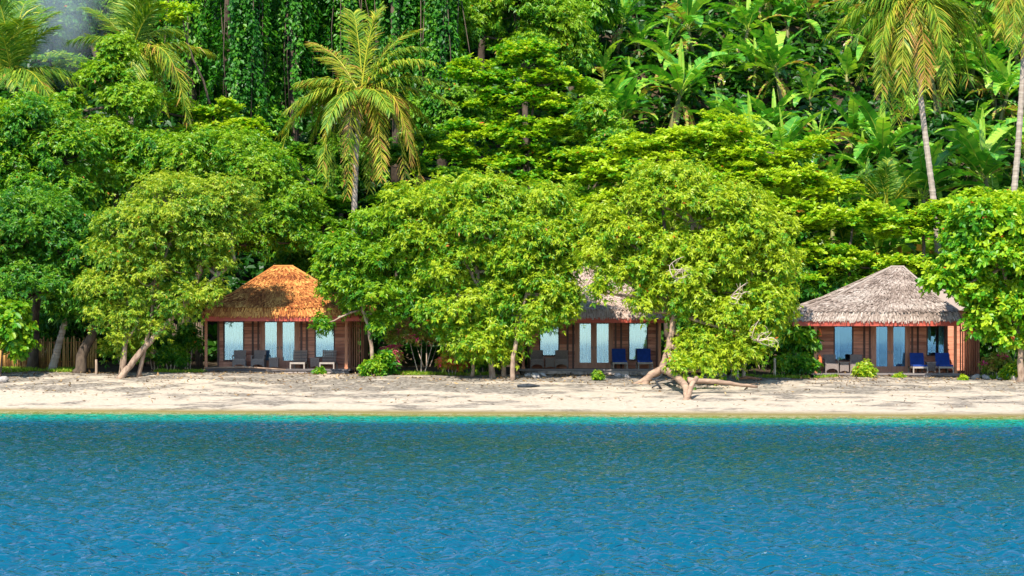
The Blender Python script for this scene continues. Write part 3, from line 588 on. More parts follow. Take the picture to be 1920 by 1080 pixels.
# vine covered trees: hanging curtains of leaves
def vine_tree(px, py_top, py_bot, rx, Y, seed, label, warm=0.35):
    r = np.random.default_rng(seed); s = Y / F
    cx = wx(px, Y); zt, zb = wz(py_top, Y), wz(py_bot, Y); R = rx * s
    ns = int(85 * rx / 50); th = r.uniform(0, 2 * pi, ns); rr = R * r.uniform(0.55, 1.05, ns)
    lobes = np.round(th / 0.5) * 0.5; th = lobes + (th - lobes) * 0.6
    P_ = []; T_ = []
    for i in range(ns):
        top = zt - r.uniform(0, 0.35) * (zt - zb) * (r.random() < .5); bot = zb + r.uniform(0, 0.85) * (zt - zb) * (r.random() < .7)
        n = max(6, int((top - bot) / 0.10)); z = np.linspace(top, bot, n)
        if sin(lobes[i] * 7 + seed) > .55: continue
        x = cx + rr[i] * cos(th[i]) + np.cumsum(r.normal(0, 0.05, n)) + r.normal(0, .2) * np.linspace(0, 1, n); y = Y + rr[i] * sin(th[i]) + np.cumsum(r.normal(0, 0.025, n))
        bulge = 1 + 0.15 * np.sin(z * 1.3 + lobes[i] * 5)
        x = cx + (x - cx) * bulge
        P_.append(np.stack([x, y, z], 1)); T_.append(np.full(n, warm + r.normal(0, 0.15)))
    P0 = np.concatenate(P_); T0 = np.concatenate(T_); rep = 3
    P1 = np.repeat(P0, rep, 0) + r.normal(0, 0.09, (len(P0) * rep, 3)); n = len(P1)
    outw = np.stack([P1[:, 0] - cx, P1[:, 1] - Y, np.zeros(n)], 1); outw = nrm(outw)
    D = outw * 0.6 + r.normal(0, 0.6, (n, 3)) + np.array([0, 0, -0.8]); U = outw + np.array([0, 0, 0.8]) + r.normal(0, 0.3, (n, 3))
    L_ = r.uniform(0.16, 0.34, n); V, nf, idx, m = leaves_np(P1, D, U, L_, L_ * 0.7, 0.1, 0.15, 'kite')
    t = np.repeat(np.clip(np.repeat(T0, rep) + r.normal(0, 0.13, n), 0, 0.95), m)
    tb = MB(); g = float(gz(cx, Y)); tb.tube([(cx, Y, g - .3), (cx + .2, Y, (g + zt) / 2), (cx - .1, Y, zt)], [0.4, 0.3, 0.18], 8)
    for i in range(10):
        a = r.uniform(0, 6.28); q = R * r.uniform(.8, 1.05); tb.tube([(cx + q * cos(a), Y + q * sin(a), zt - 1), (cx + q * cos(a) + r.normal(0, .2), Y + q * sin(a), (zt + zb) / 2), (cx + q * cos(a) + r.normal(0, .2), Y + q * sin(a), zb - .5)], 0.025, 4)
    root = thing('vine_covered_tree', label, 'tree', (cx, Y, g), 'trees hidden under hanging vines')
    tb.build('trunk', M['bark_dark'], root, True)
    link_mesh('vine_curtain', V, nf, idx, t, M['vine'], root)
    ell = [(np.array([cx, Y, zt]), np.array([R * 1.2, R * 1.2, R * 0.8]))]
    V, nf, idx, t, C = crown_np(r, ell, leaf=0.3, width=0.5, rs=0.7, per=26, nl=6, warm=warm + .1); link_mesh('crown', V, nf, idx, t, M['vine'], root)
vine_tree(355, -30, 200, 50, 118.5, 61, 'vine draped tree furthest left, above the arching palm frond', 0.34)
vine_tree(455, -60, 270, 44, 116.5, 62, 'tall vine draped tree second from the left, with dark gaps on both sides', 0.3)
vine_tree(545, -20, 240, 40, 119, 63, 'vine draped tree left of the main palm, behind its left fronds', 0.25)
vine_tree(650, -60, 180, 44, 120, 64, 'vine draped tree directly above the main palm', 0.18)
vine_tree(740, -40, 200, 44, 119, 65, 'vine draped tree rising behind the upper right frond of the main palm', 0.2)
vine_tree(825, -30, 250, 40, 118, 66, 'narrow vine draped tree furthest right, between the main palm and the layered tree', 0.35)

# ------------------------------------------------------------------ undergrowth on the slope
def scatter_rosettes(name, label, cat, xs, ys, n, leaf, mat, seed, warm=0.4, lift=(0.1, 1.2), nl=6, shape='hex', width=0.45):
    r = np.random.default_rng(seed)
    x = r.uniform(xs[0], xs[1], n); y = r.uniform(ys[0], ys[1], n)
    z = gz(x, y) + r.uniform(lift[0], lift[1], n); p = np.stack([x, y, z], 1)
    ax = nrm(np.array([0, -0.45, 0.9]) + r.normal(0, 0.35, (n, 3))); A = nrm(np.cross(ax, r.normal(size=(n, 3)))); B = np.cross(ax, A)
    th = np.arange(nl)[None] * 2 * pi / nl + r.uniform(0, 6.28, (n, 1)) + r.normal(0, .3, (n, nl)); e = r.uniform(0, 0.8, (n, nl))
    D = (np.cos(th)[..., None] * A[:, None] + np.sin(th)[..., None] * B[:, None]) * np.cos(e)[..., None] + ax[:, None] * np.sin(e)[..., None]
    D = D.reshape(-1, 3); N_ = n * nl; U = np.repeat(ax, nl, 0) + r.normal(0, .3, (N_, 3))
    L_ = leaf * r.uniform(0.5, 1.4, N_)
    V, nf, idx, m = leaves_np(np.repeat(p, nl, 0), D, U, L_, L_ * width, 0.12, 0.3, shape)
    hue = warm + (vnoise(x * .35, y * .35, 5) - .5) * .6 + r.normal(0, .1, n)
    t = np.repeat(np.clip(np.repeat(hue, nl) + r.normal(0, .1, N_), 0, .96), m)
    o = link_mesh(name, V, nf, idx, t, mat, None, False, (0, float(ys[0]), float(gz(0, ys[0])))); return tag(o, label, cat, kind='stuff')
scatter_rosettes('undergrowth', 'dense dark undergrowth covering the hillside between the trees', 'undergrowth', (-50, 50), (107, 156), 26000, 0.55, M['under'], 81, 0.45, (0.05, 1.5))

# ------------------------------------------------------------------ banana plants
def banana_leaf(mb, r, base, azim, e0, L, W, bend, tint, tear=0.5, twist=0.0):
    n = 18; t = np.linspace(0, 1, n + 1); e = e0 - bend * t ** 1.35
    ds = L / n; h = np.concatenate([[0], np.cumsum(np.cos(e[:-1]) * ds)]); z = np.concatenate([[0], np.cumsum(np.sin(e[:-1]) * ds)])
    d = np.array([cos(azim), sin(azim), 0]); sd = np.array([-sin(azim), cos(azim), 0])
    mid = base + h[:, None] * d + z[:, None] * np.array([0, 0, 1.])
    T = np.cos(e)[:, None] * d + np.sin(e)[:, None] * np.array([0, 0, 1.]); Nn = -np.sin(e)[:, None] * d + np.cos(e)[:, None] * np.array([0, 0, 1.])
    w = W * 0.5 * np.clip(np.sin(np.clip((t - 0.12) / 0.88, 0, 1) ** 0.62 * pi) ** 0.6, 0, 1)
    # petiole + midrib
    mb.tube(mid[::3], np.linspace(0.035, 0.008, len(mid[::3])), 4, 0.88)
    V = []; I = []; TT = []; c = 0
    for s in (-1, 1):
        g = 0.0; off = 0.0
        for i in range(2, n):
            if r.random() < tear: g = r.uniform(-0.35, 0.25); off = r.uniform(-0.04, 0.1) * L * .12
            ph = 0.25 + g - 0.5 * twist * s
            ca, sa = cos(ph), sin(ph)
            def edge(k): return mid[k] + s * sd * w[k] * ca + Nn[k] * (w[k] * sa) + T[k] * (w[k] * 0.25 + off)
            gap = 0.06 * (r.random() < tear)
            a, b = mid[i], mid[i + 1]; ea, eb = edge(i), edge(i + 1)
            eb = eb + (ea - eb) * gap * 3
            V += [a, b, eb, ea]; I += [[c, c + 1, c + 2, c + 3]] if s > 0 else [[c + 3, c + 2, c + 1, c]]; c += 4
            TT.append(np.clip(tint + r.normal(0, 0.13), 0, .86 if tint < .86 else 1))
    mb.addnp(np.array(V), 4, np.array(I), np.array(TT))
def banana_proto(seed, H, nleaf, L, name='banana_plant'):
    r = np.random.default_rng(seed); root = thing(name, 'x', 'banana plant', (0, 0, 0))
    st = MB(); lean = r.normal(0, 0.12, 2); top = np.array([lean[0] * H, lean[1] * H, H])
    st.tube([(0, 0, -.4), tuple(top * .5), tuple(top)], [0.17, 0.14, 0.08], 8, 0.5)
    st.build('stem', M['banana_stem'], root, True)
    lv = MB(); a0 = r.uniform(0, 6.28)
    for i in range(nleaf):
        az_ = a0 + i * 2.4 + r.normal(0, .2); f = i / nleaf
        e0 = 1.32 - 1.0 * f + r.normal(0, .10); bend = 1.15 + 0.95 * f + r.normal(0, .2)
        if r.random() < .25: bend *= .5
        brown = r.random() < 0.10
        banana_leaf(lv, r, top - np.array([0, 0, 0.35 * f]), az_, e0, L * r.uniform(.8, 1.15), r.uniform(.62, .88), bend, 0.95 if brown else np.clip(r.normal(.5, .2), .05, .84), r.choice([0.25, 0.5, 0.8]), r.normal(0, .4))
    banana_leaf(lv, r, top, a0 + 1, 1.5, L * .8, .3, .1, .8, 0, 0)
    for i in range(5): banana_leaf(lv, r, top - [0, 0, .6], r.uniform(0, 6.28), -0.6, H * .6, .35, .9, r.uniform(.94, 1.0), .8, 1)
    lv.build('leaves', M['banana'], root); return root
bprotos = [banana_proto(100 + i, r_h, nl_, L_) for i, (r_h, nl_, L_) in enumerate([(2.9, 13, 3.2), (2.4, 12, 3.4), (3.3, 13, 3.0), (2.6, 11, 3.6), (1.5, 10, 2.5), (2.2, 12, 3.0)])]
kids(None)
br = np.random.default_rng(5); bused = [0] * 6
rows = [(112.2, 1500, 1960, 9, 'lowest'), (116.0, 1150, 1960, 13, 'second lowest'), (120.5, 1120, 1950, 14, 'third lowest'), (125, 1110, 1960, 15, 'middle'), (130, 1110, 1950, 15, 'third highest'), (135, 1120, 1960, 15, 'second highest'), (140.5, 1110, 1960, 14, 'highest')]
ords = ['first', 'second', 'third', 'fourth', 'fifth', 'sixth', 'seventh', 'eighth', 'ninth', 'tenth', 'eleventh', 'twelfth', 'thirteenth', 'fourteenth', 'fifteenth']
for Y, p0, p1, n, rname in rows:
    for i in range(n):
        k = int(br.integers(0, 6)); src = bprotos[k]; c = src if not bused[k] else copy_tree(src); bused[k] = 1
        px = p0 + (p1 - p0) * (i + 0.5 + br.uniform(-.25, .25)) / n; y = Y + br.uniform(-1.6, 1.6); x = wx(px, y)
        c.location = (x, y, float(gz(x, y)) - .1); c.rotation_euler = (0, 0, br.uniform(0, 6.28)); s = br.uniform(.72, 1.35); c.scale = (s, s, s)
        c['label'] = 'green banana plant, %s from the left in the %s row of the hillside' % (ords[i], rname); c['category'] = 'banana plant'; c['group'] = 'banana plants on the hillside'

# ------------------------------------------------------------------ palms
def frond(r, p0, p1, p2, nl=76, ll=0.95, grav=0.75, tint=0.6, w=0.030):
    t = np.linspace(0, 1, 14)[:, None]; q = (1 - t) ** 2 * p0 + 2 * t * (1 - t) * p1 + t * t * p2
    mb = MB(); mb.tube(q, np.linspace(0.045, 0.008, 14), 5, 0.88)
    tt = np.repeat(np.linspace(0.10, 1.0, nl), 2); sg = np.tile([1., -1.], nl)
    tt = np.clip(tt + r.normal(0, .004, len(tt)), 0.05, 1); T1 = tt[:, None]
    P_ = (1 - T1) ** 2 * p0 + 2 * T1 * (1 - T1) * p1 + T1 ** 2 * p2
    T = nrm(2 * (1 - T1) * (p1 - p0) + 2 * T1 * (p2 - p1))
    up = np.array([0, 0, 1.0]); S = np.cross(T, up); S = np.where(np.linalg.norm(S, axis=1, keepdims=True) < .15, np.array([1., 0, 0]), S); S = nrm(S); Nn = np.cross(S, T)
    L = ll * (0.35 + 0.9 * np.sin(np.clip(tt, 0, 1) ** .8 * pi * 0.86 + .25)) * r.uniform(.85, 1.1, len(tt)); L = np.maximum(L, .22)[:, None]
    D1 = nrm(S * sg[:, None] * .8 + T * (.45 + .5 * T1) + Nn * .15 + r.normal(0, .12, P_.shape) - up * grav * .45)
    M_ = P_ + D1 * L * .45; D2 = nrm(D1 - up * grav * r.uniform(.7, 1.5, (len(tt), 1))); E = M_ + D2 * L * .6
    Wv = nrm(np.cross(D1, Nn + r.normal(0, .25, P_.shape))) * w
    V = np.stack([P_ - Wv * .4, P_ + Wv * .4, M_ + Wv, M_ - Wv, E], 1).reshape(-1, 3); b = np.arange(len(tt))[:, None] * 5
    tn = np.clip(tint + r.normal(0, .16, len(tt)), 0, 1)
    mb.addnp(V, 4, b + [0, 1, 2, 3], tn)
    # tips: reuse vertices through a second block
    V2 = np.stack([M_ - Wv, M_ + Wv, E], 1).reshape(-1, 3); b2 = np.arange(len(tt))[:, None] * 3
    mb.addnp(V2, 3, b2 + [0, 1, 2], np.clip(tn + .05, 0, 1)); return mb
def palm(name, label, c_px, Y, ends, trunk, seed, nuts=0, r0=0.2, r1=0.14, ll=0.95, tint=.58, group='coconut palms'):
    r = np.random.default_rng(seed); c = at(c_px[0], c_px[1], Y)
    w = np.array([at(p[0], p[1], Y + (p[2] if len(p) > 2 else 0)) for p in trunk])
    base = w[-1]; g = float(gz(base[0], base[1]))
    if base[2] > g: w = np.vstack([w, [base[0] + (w[-1] - w[-2])[0] * .6, base[1], g - .3]])
    root = thing(name, label, 'palm tree', (w[-1][0], w[-1][1], g), group)
    tt = np.linspace(0, len(w) - 1, 90); q = np.stack([np.interp(tt, range(len(w)), w[:, k]) for k in range(3)], 1)
    for _ in range(12): q[1:-1] = (q[:-2] + q[2:]) / 2
    rad = np.linspace(r1, r0, 90) * np.where(np.arange(90) % 3 == 0, 1.10, 1.0)
    tb = MB(); tb.tube(q, rad, 9, .5, .06); tb.build('trunk', M['palm_bark'], root)
    for e in ends:
        ex, ey = e[0], e[1]; dy = e[2] if len(e) > 2 else r.uniform(-2.2, 2.2)
        p2 = at(ex, ey, Y); p2[1] += dy; v = p2 - c; hl = sqrt(v[0] ** 2 + v[1] ** 2); L = np.linalg.norm(v)
        rise = 0.24 * L if v[2] < L * .6 else 0.08 * L
        p1 = c + np.array([v[0] * .42, v[1] * .42, max(v[2], 0) * .75 + rise])
        if v[2] < -0.6 * L: p1 = c + np.array([v[0] * .75, v[1] * .75, 0.30 * L])
        old = .14 if v[2] < -.75 * L else 0.
        frond(r, c + r.normal(0, .08, 3), p1, p2, ll=ll * (0.8 + 0.06 * min(L, 4)), tint=np.clip(tint + old + r.normal(0, .08), 0, 1), grav=(0.62 if v[2] < L * .6 else .3) if v[2] > -.6 * L else .35).build('frond', M['palm'], root)
    for i in range(nuts):
        a = i * 2.4; b = MB(); b.ball(c + [cos(a) * .32 * (0.5 + .5 * (i % 3)), -abs(sin(a)) * .35 - .1, -.25 - .22 * (i % 3)], (.13, .13, .16)); b.build('coconut', M['coconut'], root, True)
    fb = MB()
    for i in range(14):
        a = r.uniform(0, 6.28); fb.tube([c + [0, 0, -.5], c + [cos(a) * .22, sin(a) * .22, -.2], c + [cos(a) * .35, sin(a) * .35, .35]], [.05, .05, .015], 4, 1.0)
    fb.build('crown_shaft', M['palm'], root); return root
palm('coconut_palm', 'large coconut palm with yellowing drooping fronds rising behind the orange roofed bungalow', (676, 178), 106,
     [(578, 72), (661, 20, .8), (709, 18, .5), (782, 52, 1), (817, 126), (850, 192), (802, 222, 2), (795, 262, 1), (552, 155, 1), (517, 246), (528, 307, -1), (606, 325, -.6), (654, 363, -.8), (720, 337, -1.2), (763, 352, -.5), (787, 341, .5),
      (600, 105, 1), (610, 348, 1.6), (739, 222, -3), (560, 160, -1), (800, 95, -1), (690, 350, 1.5), (560, 200, 2), (620, 250, -3), (835, 160, -1), (540, 215, -1.5), (705, 325, 1), (580, 270, .8), (775, 310, -1.5)],
     [(676, 190), (668, 280), (664, 390)], 201, nuts=8, r0=.17, r1=.12, ll=.98, tint=.64)
palm('coconut_palm', 'tall coconut palm with a slanting grey trunk above the grey thatched roof', (1711, 12), 110,
     [(1537, 23), (1623, 138, 1), (1647, 175, -.8), (1680, 170, -1.6), (1707, 172, -1), (1693, 222, 1.5), (1755, 112, -2), (1785, 185, .8), (1840, 128, -1), (1856, 105, 1), (1600, -60), (1650, -110), (1710, -130), (1780, -100), (1850, -50), (1560, 60, 2), (1740, 195, 1.8), (1820, 150, 2), (1665, 200, .5), (1710, 205, 1), (1725, 175, -1.5), (1770, 165, -1), (1812, 150, -.5), (1640, 120, -1.5), (1595, 85, -1), (1660, 160, 1.5), (1870, 60, .5), (1575, 40, -1)],
     [(1713, 20), (1722, 150), (1738, 280), (1750, 370), (1759, 460)], 202, nuts=14, r0=.19, r1=.13, ll=1.25, tint=.52)
palm('coconut_palm', 'coconut palm cut by the right edge of the photo, its grey trunk leaning', (1935, -45), 109,
     [(1850, 20), (1868, 60, -1), (1885, 78, -1.5), (1900, 95, -.8), (1920, 100, -1), (1835, -40), (1850, -100), (1930, -160), (2020, -80), (2040, 20), (1990, 80), (1960, 110), (1890, 60, 1.5), (1845, 5, 1)],
     [(1932, -30), (1922, 60), (1916, 170), (1908, 290), (1900, 370)], 203, nuts=6, r0=.18, r1=.13, ll=1.2, tint=.56)
palm('coconut_palm', 'coconut palm with upswept fronds cut by the left edge of the photo', (24, 140), 105.5,
     [(105, 50), (67, 5), (30, -10), (0, 0), (157, 165), (123, 217), (150, 140, 1.5), (-60, 120), (-60, 200), (95, 20, 1), (50, 170, -2), (-10, 180, -2), (85, 190, -2), (-40, 40), (15, 60, -2.5), (60, 50, -2)],
     [(28, 150), (32, 250), (35, 400)], 204, nuts=4, r0=.18, r1=.13, ll=1.15, tint=.5)
palm('coconut_palm', 'second palm from the left, its long arching fronds spreading toward the vine curtain', (247, 100), 108.5,
     [(235, -5), (275, 5), (250, -15, 1), (153, 10), (130, 75), (302, 14), (390, 93), (342, 160), (362, 235), (252, 205, -1), (200, 30, 2), (330, 50, 2), (160, 150), (300, 200, 1)],
     [(247, 108), (245, 250), (240, 400)], 205, nuts=0, r0=.18, r1=.13, ll=1.15, tint=.55)
def low_palm(label, px, py, Y, spread, n, seed):
    r = np.random.default_rng(seed); c = at(px, py, Y); g = float(gz(c[0], c[1]))
    root = thing('feather_palm', label, 'palm', (c[0], c[1], g), 'young feather palms')
    sb = MB()
    for i in range(4): sb.tube([(c[0] + r.normal(0, .25), c[1] + r.normal(0, .25), g - .2), tuple(c + r.normal(0, .2, 3))], [.06, .04], 6, .6)
    sb.build('stem', M['banana_stem'], root, True)
    for i in range(n):
        a = r.uniform(0, 2 * pi); e = r.uniform(.35, 1.45); L = spread * r.uniform(.75, 1.1); d = np.array([cos(a) * cos(e), sin(a) * cos(e), sin(e)])
        p2 = c + d * L; p2[2] -= .35 * L * cos(e); frond(r, c, c + d * L * .55 + [0, 0, .1 * L], p2, 44, .55, .3, np.clip(r.normal(.42, .1), 0, 1), .028).build('frond', M['palm'], root)
low_palm('young feather palm at the foot of the tall right palm trunk', 1665, 395, 111.3, 3.0, 18, 211)
low_palm('spreading young palm in the shade under the long leaf shelf', 1590, 500, 109.5, 3.0, 16, 212)
low_palm('young palm with striped light fronds beside the first banana plants', 1115, 270, 112.5, 2.2, 10, 213)

# ------------------------------------------------------------------ bungalows
def bilin(A, B, C_, D, u, v):     # A-B bottom edge, D-C top edge
    u = u[:, None]; v = v[:, None]; return (A * (1 - u) + B * u) * (1 - v) + (D * (1 - u) + C_ * u) * v
def bungalow(label, px_l, px_r, y_deck, eave, apex, windows, door, thatch, screen, seed, warm=.5, darkglass=False):
    r = np.random.default_rng(seed); Y0, YW, YB = 100.0, 102.2, 106.4
    zd = wz(y_deck, Y0); xl, xr = wx(px_l, Y0), wx(px_r, Y0); zt = wz(y_deck - 94, Y0)   # deck height, wall top
    xm = (xl + xr) / 2; g = float(gz(xm, Y0))
    root = thing('beach_bungalow', label, 'bungalow', (xm, (Y0 + YB) / 2, g), 'thatched beach bungalows')
    b = MB(); x = xl - .05
    for row in range(2):        # rough stone courses
        x = xl - .05 + row * .2; zz0 = g - .35 + row * .3; zz1 = zz0 + .3 if row == 0 else zd - .09
        while x < xr:
            w = r.uniform(.3, .7); b.box(x, min(x + w - .015, xr + .05), Y0 - .04 - r.uniform(0, .05), Y0 + .5, zz0, zz1 - .012, r.random()); x += w
    b.box(xl, xr + .02, Y0 + .5, YB, g - .4, zd - .1, .3); b.build('stone_base', M['stone'], root)
    b = MB(); k = 0; y = Y0 - .12
    while y < YW: b.box(xl - .12, xr + .12, y, y + .135, zd - .085, zd + r.uniform(-.004, .004), r.random()); y += .145
    b.box(xl, xr, YW + .02, YB, zd - .09, zd - .01, .3); b.build('deck', M['deck'], root)
    # openings
    ops = []
    for (a, c, t0, t1) in windows: ops.append((wx(a, YW), wx(c, YW), wz(t1, YW), wz(t0, YW)))
    dx0, dx1 = wx(door[0] - 9, YW), wx(door[3] + 9, YW); dz1 = wz(door[4] - 7, YW)
    ops.append((dx0, dx1, zd, dz1)); xs = sorted(ops)
    b = MB()
    def siding(x0, x1, z0, z1):
        z = z0
        while z < z1 - .01:
            h = min(.175, z1 - z); t = r.random()
            b.hexa([(x0, YW - .03, z), (x1, YW - .03, z), (x1, YW + .06, z), (x0, YW + .06, z), (x0, YW - .008, z + h - .012), (x1, YW - .008, z + h - .012), (x1, YW + .06, z + h - .012), (x0, YW + .06, z + h - .012)], t); z += h
    wl, wr_ = xl + .35, xr + .0; cur = wl
    for (a, c, z0, z1) in xs:
        siding(cur, a, zd, zt + .25)
        if z0 > zd + .05: siding(a, c, zd, z0)
        siding(a, c, z1, zt + .25); cur = c
    siding(cur, wr_, zd, zt + .25)
    b.box(wl, wl + .08, YW + .062, YB, zd, zt + .25, .5); b.box(wr_ - .08, wr_, YW + .062, YB, zd, zt + .25, .5); b.box(wl, wr_, YB + .002, YB + .08, zd, zt + .25, .5)
    b.build('wall', M['siding'], root)
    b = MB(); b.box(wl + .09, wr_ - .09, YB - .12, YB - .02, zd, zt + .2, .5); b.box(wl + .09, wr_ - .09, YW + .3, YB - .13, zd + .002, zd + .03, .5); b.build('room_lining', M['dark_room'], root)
    # pilasters beside the door and at the corners
    for xx in (wl - .02, dx0 - .42, dx0 - .14, dx1 + .06, dx1 + .34, wr_ - .12): b = MB(); b.box(xx, xx + .10, YW - .075, YW - .035, zd, zt + .2, r.random()); b.build('wall_trim', M['dark_frame'], root)
    def pane_with(parent, x0, x1, z0, z1, cl, cr):
        b = MB(); b.box(x0, x1, YW + .02, YW + .03, z0, z1); b.build('pane', M['blue_glass' if darkglass else 'glass'], parent)
        for (c0, c1) in ((x0, x0 + (x1 - x0) * cl), (x1 - (x1 - x0) * cr, x1)):
            if c1 - c0 < .03: continue
            n = max(8, int((c1 - c0) * 60)); xx = np.linspace(c0, c1, n); yy = YW + .07 + .025 * np.sin(xx * 50 + r.uniform(0, 6)) + .01 * np.sin(xx * 17)
            V = np.concatenate([np.stack([xx, yy, np.full(n, z0 - .02)], 1), np.stack([xx, yy, np.full(n, z1 + .02)], 1)]); i = np.arange(n - 1)
            mb = MB(); mb.addnp(V, 4, np.stack([i, i + 1, i + 1 + n, i + n], 1), .5); mb.build('curtain', M['curtain'], parent, True)
    for wi, (a, c, t0, t1) in enumerate(windows):
        x0, x1, z0, z1 = ops[wi]; b = MB(); f = .06
        b.box(x0, x0 + f, YW - .045, YW + .05, z0, z1); b.box(x1 - f, x1, YW - .045, YW + .05, z0, z1); b.box(x0 + f, x1 - f, YW - .043, YW + .05, z0, z0 + f); b.box(x0 + f, x1 - f, YW - .043, YW + .05, z1 - f, z1)
        w = b.build('window', M['dark_frame'], root)
        cl, cr = ((1.0, 0) if not darkglass else ((.28, 0) if wi == 0 else (.22, .3)))
        pane_with(w, x0 + f, x1 - f, z0 + f, z1 - f, cl, cr)
    b = MB(); b.box(dx0, dx0 + .06, YW - .05, YW + .05, zd, dz1); b.box(dx1 - .06, dx1, YW - .05, YW + .05, zd, dz1); b.box(dx0 + .06, dx1 - .06, YW - .048, YW + .05, dz1 - .06, dz1); b.build('door_frame', M['frame'], root)
    for di in (0, 1):
        p0, p1 = (door[0], door[1]) if di == 0 else (door[2], door[3]); gx0, gx1 = wx(p0, YW), wx(p1, YW); gz0, gz1 = wz(door[5], YW), wz(door[4], YW)
        mid = (wx(door[1], YW) + wx(door[2], YW)) / 2
        lx0, lx1 = (dx0 + .07, mid - .004) if di == 0 else (mid + .004, dx1 - .07)
        b = MB(); b.box(lx0, gx0, YW - .02, YW + .03, zd + .01, dz1 - .065); b.box(gx1, lx1, YW - .02, YW + .03, zd + .01, dz1 - .065)
        b.box(gx0, gx1, YW - .018, YW + .03, zd + .01, gz0); b.box(gx0, gx1, YW - .018, YW + .03, gz1, dz1 - .065)
        d = b.build('door', M['frame'], root)
        pane_with(d, gx0, gx1, gz0, gz1, *((.55, .3) if not darkglass else ((.25, 0) if di == 0 else (0, .3))))
        hx = mid - .07 if di == 0 else mid + .07
        b = MB(); b.box(hx - .02, hx + .02, YW - .035, YW - .021, zd + .95, zd + 1.12); b.tube([(hx, YW - .03, zd + 1.06), (hx, YW - .08, zd + 1.06), (hx + (-.09 if di == 0 else .09), YW - .08, zd + 1.06)], .012, 6); b.build('handle', M['metal'], d)
    # porch posts and fascia
    for xx in (xl + .08, xr - .08):
        b = MB(); b.box(xx - .065, xx + .065, Y0 + .02, Y0 + .15, zd, zt + .06, r.random()); b.box(xx - .09, xx + .09, Y0, Y0 + .17, zd + .002, zd + .10, .5); b.build('post', M['post'], root)
    EY0, EY1 = 99.35, YB + .8; ex0, ex1 = wx(eave[0], EY0), wx(eave[1], EY0); ez = wz(eave[2], EY0)
    b = MB(); b.box(ex0 + .03, ex1 - .03, EY0 + .02, EY0 + .07, ez - .27, ez + .02, .6)
    b.box(ex0 + .03, ex0 + .08, EY0 + .072, EY1 - .05, ez - .20, ez + .02, .4); b.box(ex1 - .08, ex1 - .03, EY0 + .072, EY1 - .05, ez - .20, ez + .02, .4)
    b.box(xl, xr, Y0 + .0, Y0 + .17, zt + .062, zt + .17, .5); b.build('fascia', M['fascia'], root)
    # rafters under the porch + ceiling
    b = MB(); x = ex0 + .3
    while x < ex1: b.box(x, x + .06, EY0 + .1, YW, ez - .07, ez + .0, .5); x += .6
    b.box(ex0 + .1, ex1 - .1, EY0 + .1, EY1 - .1, ez + .002, ez + .03, .2); b.build('ceiling', M['siding'], root)
    # thatched roof: rings
    ax0, ax1, ay = wx(apex[0], 103.2), wx(apex[1], 103.2), 103.2; az_ = wz(apex[2], 103.2)
    H = az_ - ez
    def ring(f, z):    # f = 0 eave .. 1 apex
        return [np.array([ex0 + (ax0 - ex0) * f, EY0 + (ay - EY0) * f, z]), np.array([ex1 + (ax1 - ex1) * f, EY0 + (ay - EY0) * f, z]), np.array([ex1 + (ax1 - ex1) * f, EY1 + (ay + .1 - EY1) * f, z]), np.array([ex0 + (ax0 - ex0) * f, EY1 + (ay + .1 - EY1) * f, z])]
    rg = [ring(0, ez), ring(.06, ez + .16 * H), ring(.45, ez + .46 * H), ring(1, az_)]
    mb = MB(); Ps = []; Ds = []; Us = []; Ts = []; Ls = []; Wd = []
    for k in range(3):
        for s in range(4):
            A, B = rg[k][s], rg[k][(s + 1) % 4]; D, C_ = rg[k + 1][s], rg[k + 1][(s + 1) % 4]
            mb.add([A, B, C_, D], [(0, 1, 2, 3)], .35)
            sl = np.linalg.norm((D + C_) / 2 - (A + B) / 2); nr = max(2, int(sl / .11)); wdt = max(np.linalg.norm(B - A), np.linalg.norm(C_ - D))
            for j in range(nr):
                v = (j + .8) / nr; n = int(wdt * 18); u = (np.arange(n) + r.uniform(0, 1, n)) / n
                Wv = np.linalg.norm((A * (1 - v) + D * v) - (B * (1 - v) + C_ * v)); keep = r.random(n) < max(.12, Wv / wdt); u = u[keep]; n = len(u)
                if n == 0: continue
                q = bilin(A, B, C_, D, u, np.full(n, v) + r.uniform(-.2, .2, n) / nr); dn = nrm(bilin(A, B, C_, D, u, np.zeros(n)) - bilin(A, B, C_, D, u, np.ones(n)))
                nm = nrm(np.cross(B - A, D - A)) * np.ones((n, 1)); nm = nm * np.sign(nm[:, 2:3] + 1e-6)
                Ps.append(q + nm * .035); Ds.append(dn + nm * r.uniform(.01, .09, (n, 1)) + r.normal(0, .06, (n, 3))); Us.append(nm + r.normal(0, .25, (n, 3))); Ls.append(r.uniform(.12, .30, n)); Wd.append(r.uniform(.025, .075, n))
                pat = vnoise(q[:, 0] * 1.2 + 50, q[:, 2] * 2.5 + q[:, 1], seed)
                Ts.append(np.clip(warm + (pat - .5) * .7 + r.normal(0, .17, n) + (.16 if j % 2 else -.06), 0, 1))
    for s in range(4):       # shaggy eave fringe
        A, B = rg[0][s], rg[0][(s + 1) % 4]; n = int(np.linalg.norm(B - A) * 22); u = r.random(n)[:, None]; q = A * (1 - u) + B * u + [0, 0, .05]
        outw = nrm(np.cross(B - A, np.array([0, 0, 1.]))); Ps.append(q + outw * .02); Ds.append(np.array([0, 0, -1.]) + outw * .3 + r.normal(0, .15, (n, 3))); Us.append(np.repeat(outw[None], n, 0)); Ls.append(r.uniform(.04, .11, n)); Wd.append(r.uniform(.02, .05, n)); Ts.append(np.clip(warm + r.normal(.1, .2, n), 0, 1))
    V, nf, idx, m = leaves_np(np.concatenate(Ps), np.concatenate(Ds), np.concatenate(Us), np.concatenate(Ls), np.concatenate(Wd), 0, 0.0, 'strip')
    mb.addnp(V, nf, idx, np.concatenate(Ts))
    rf = mb.build('roof', thatch, root)
    b = MB()
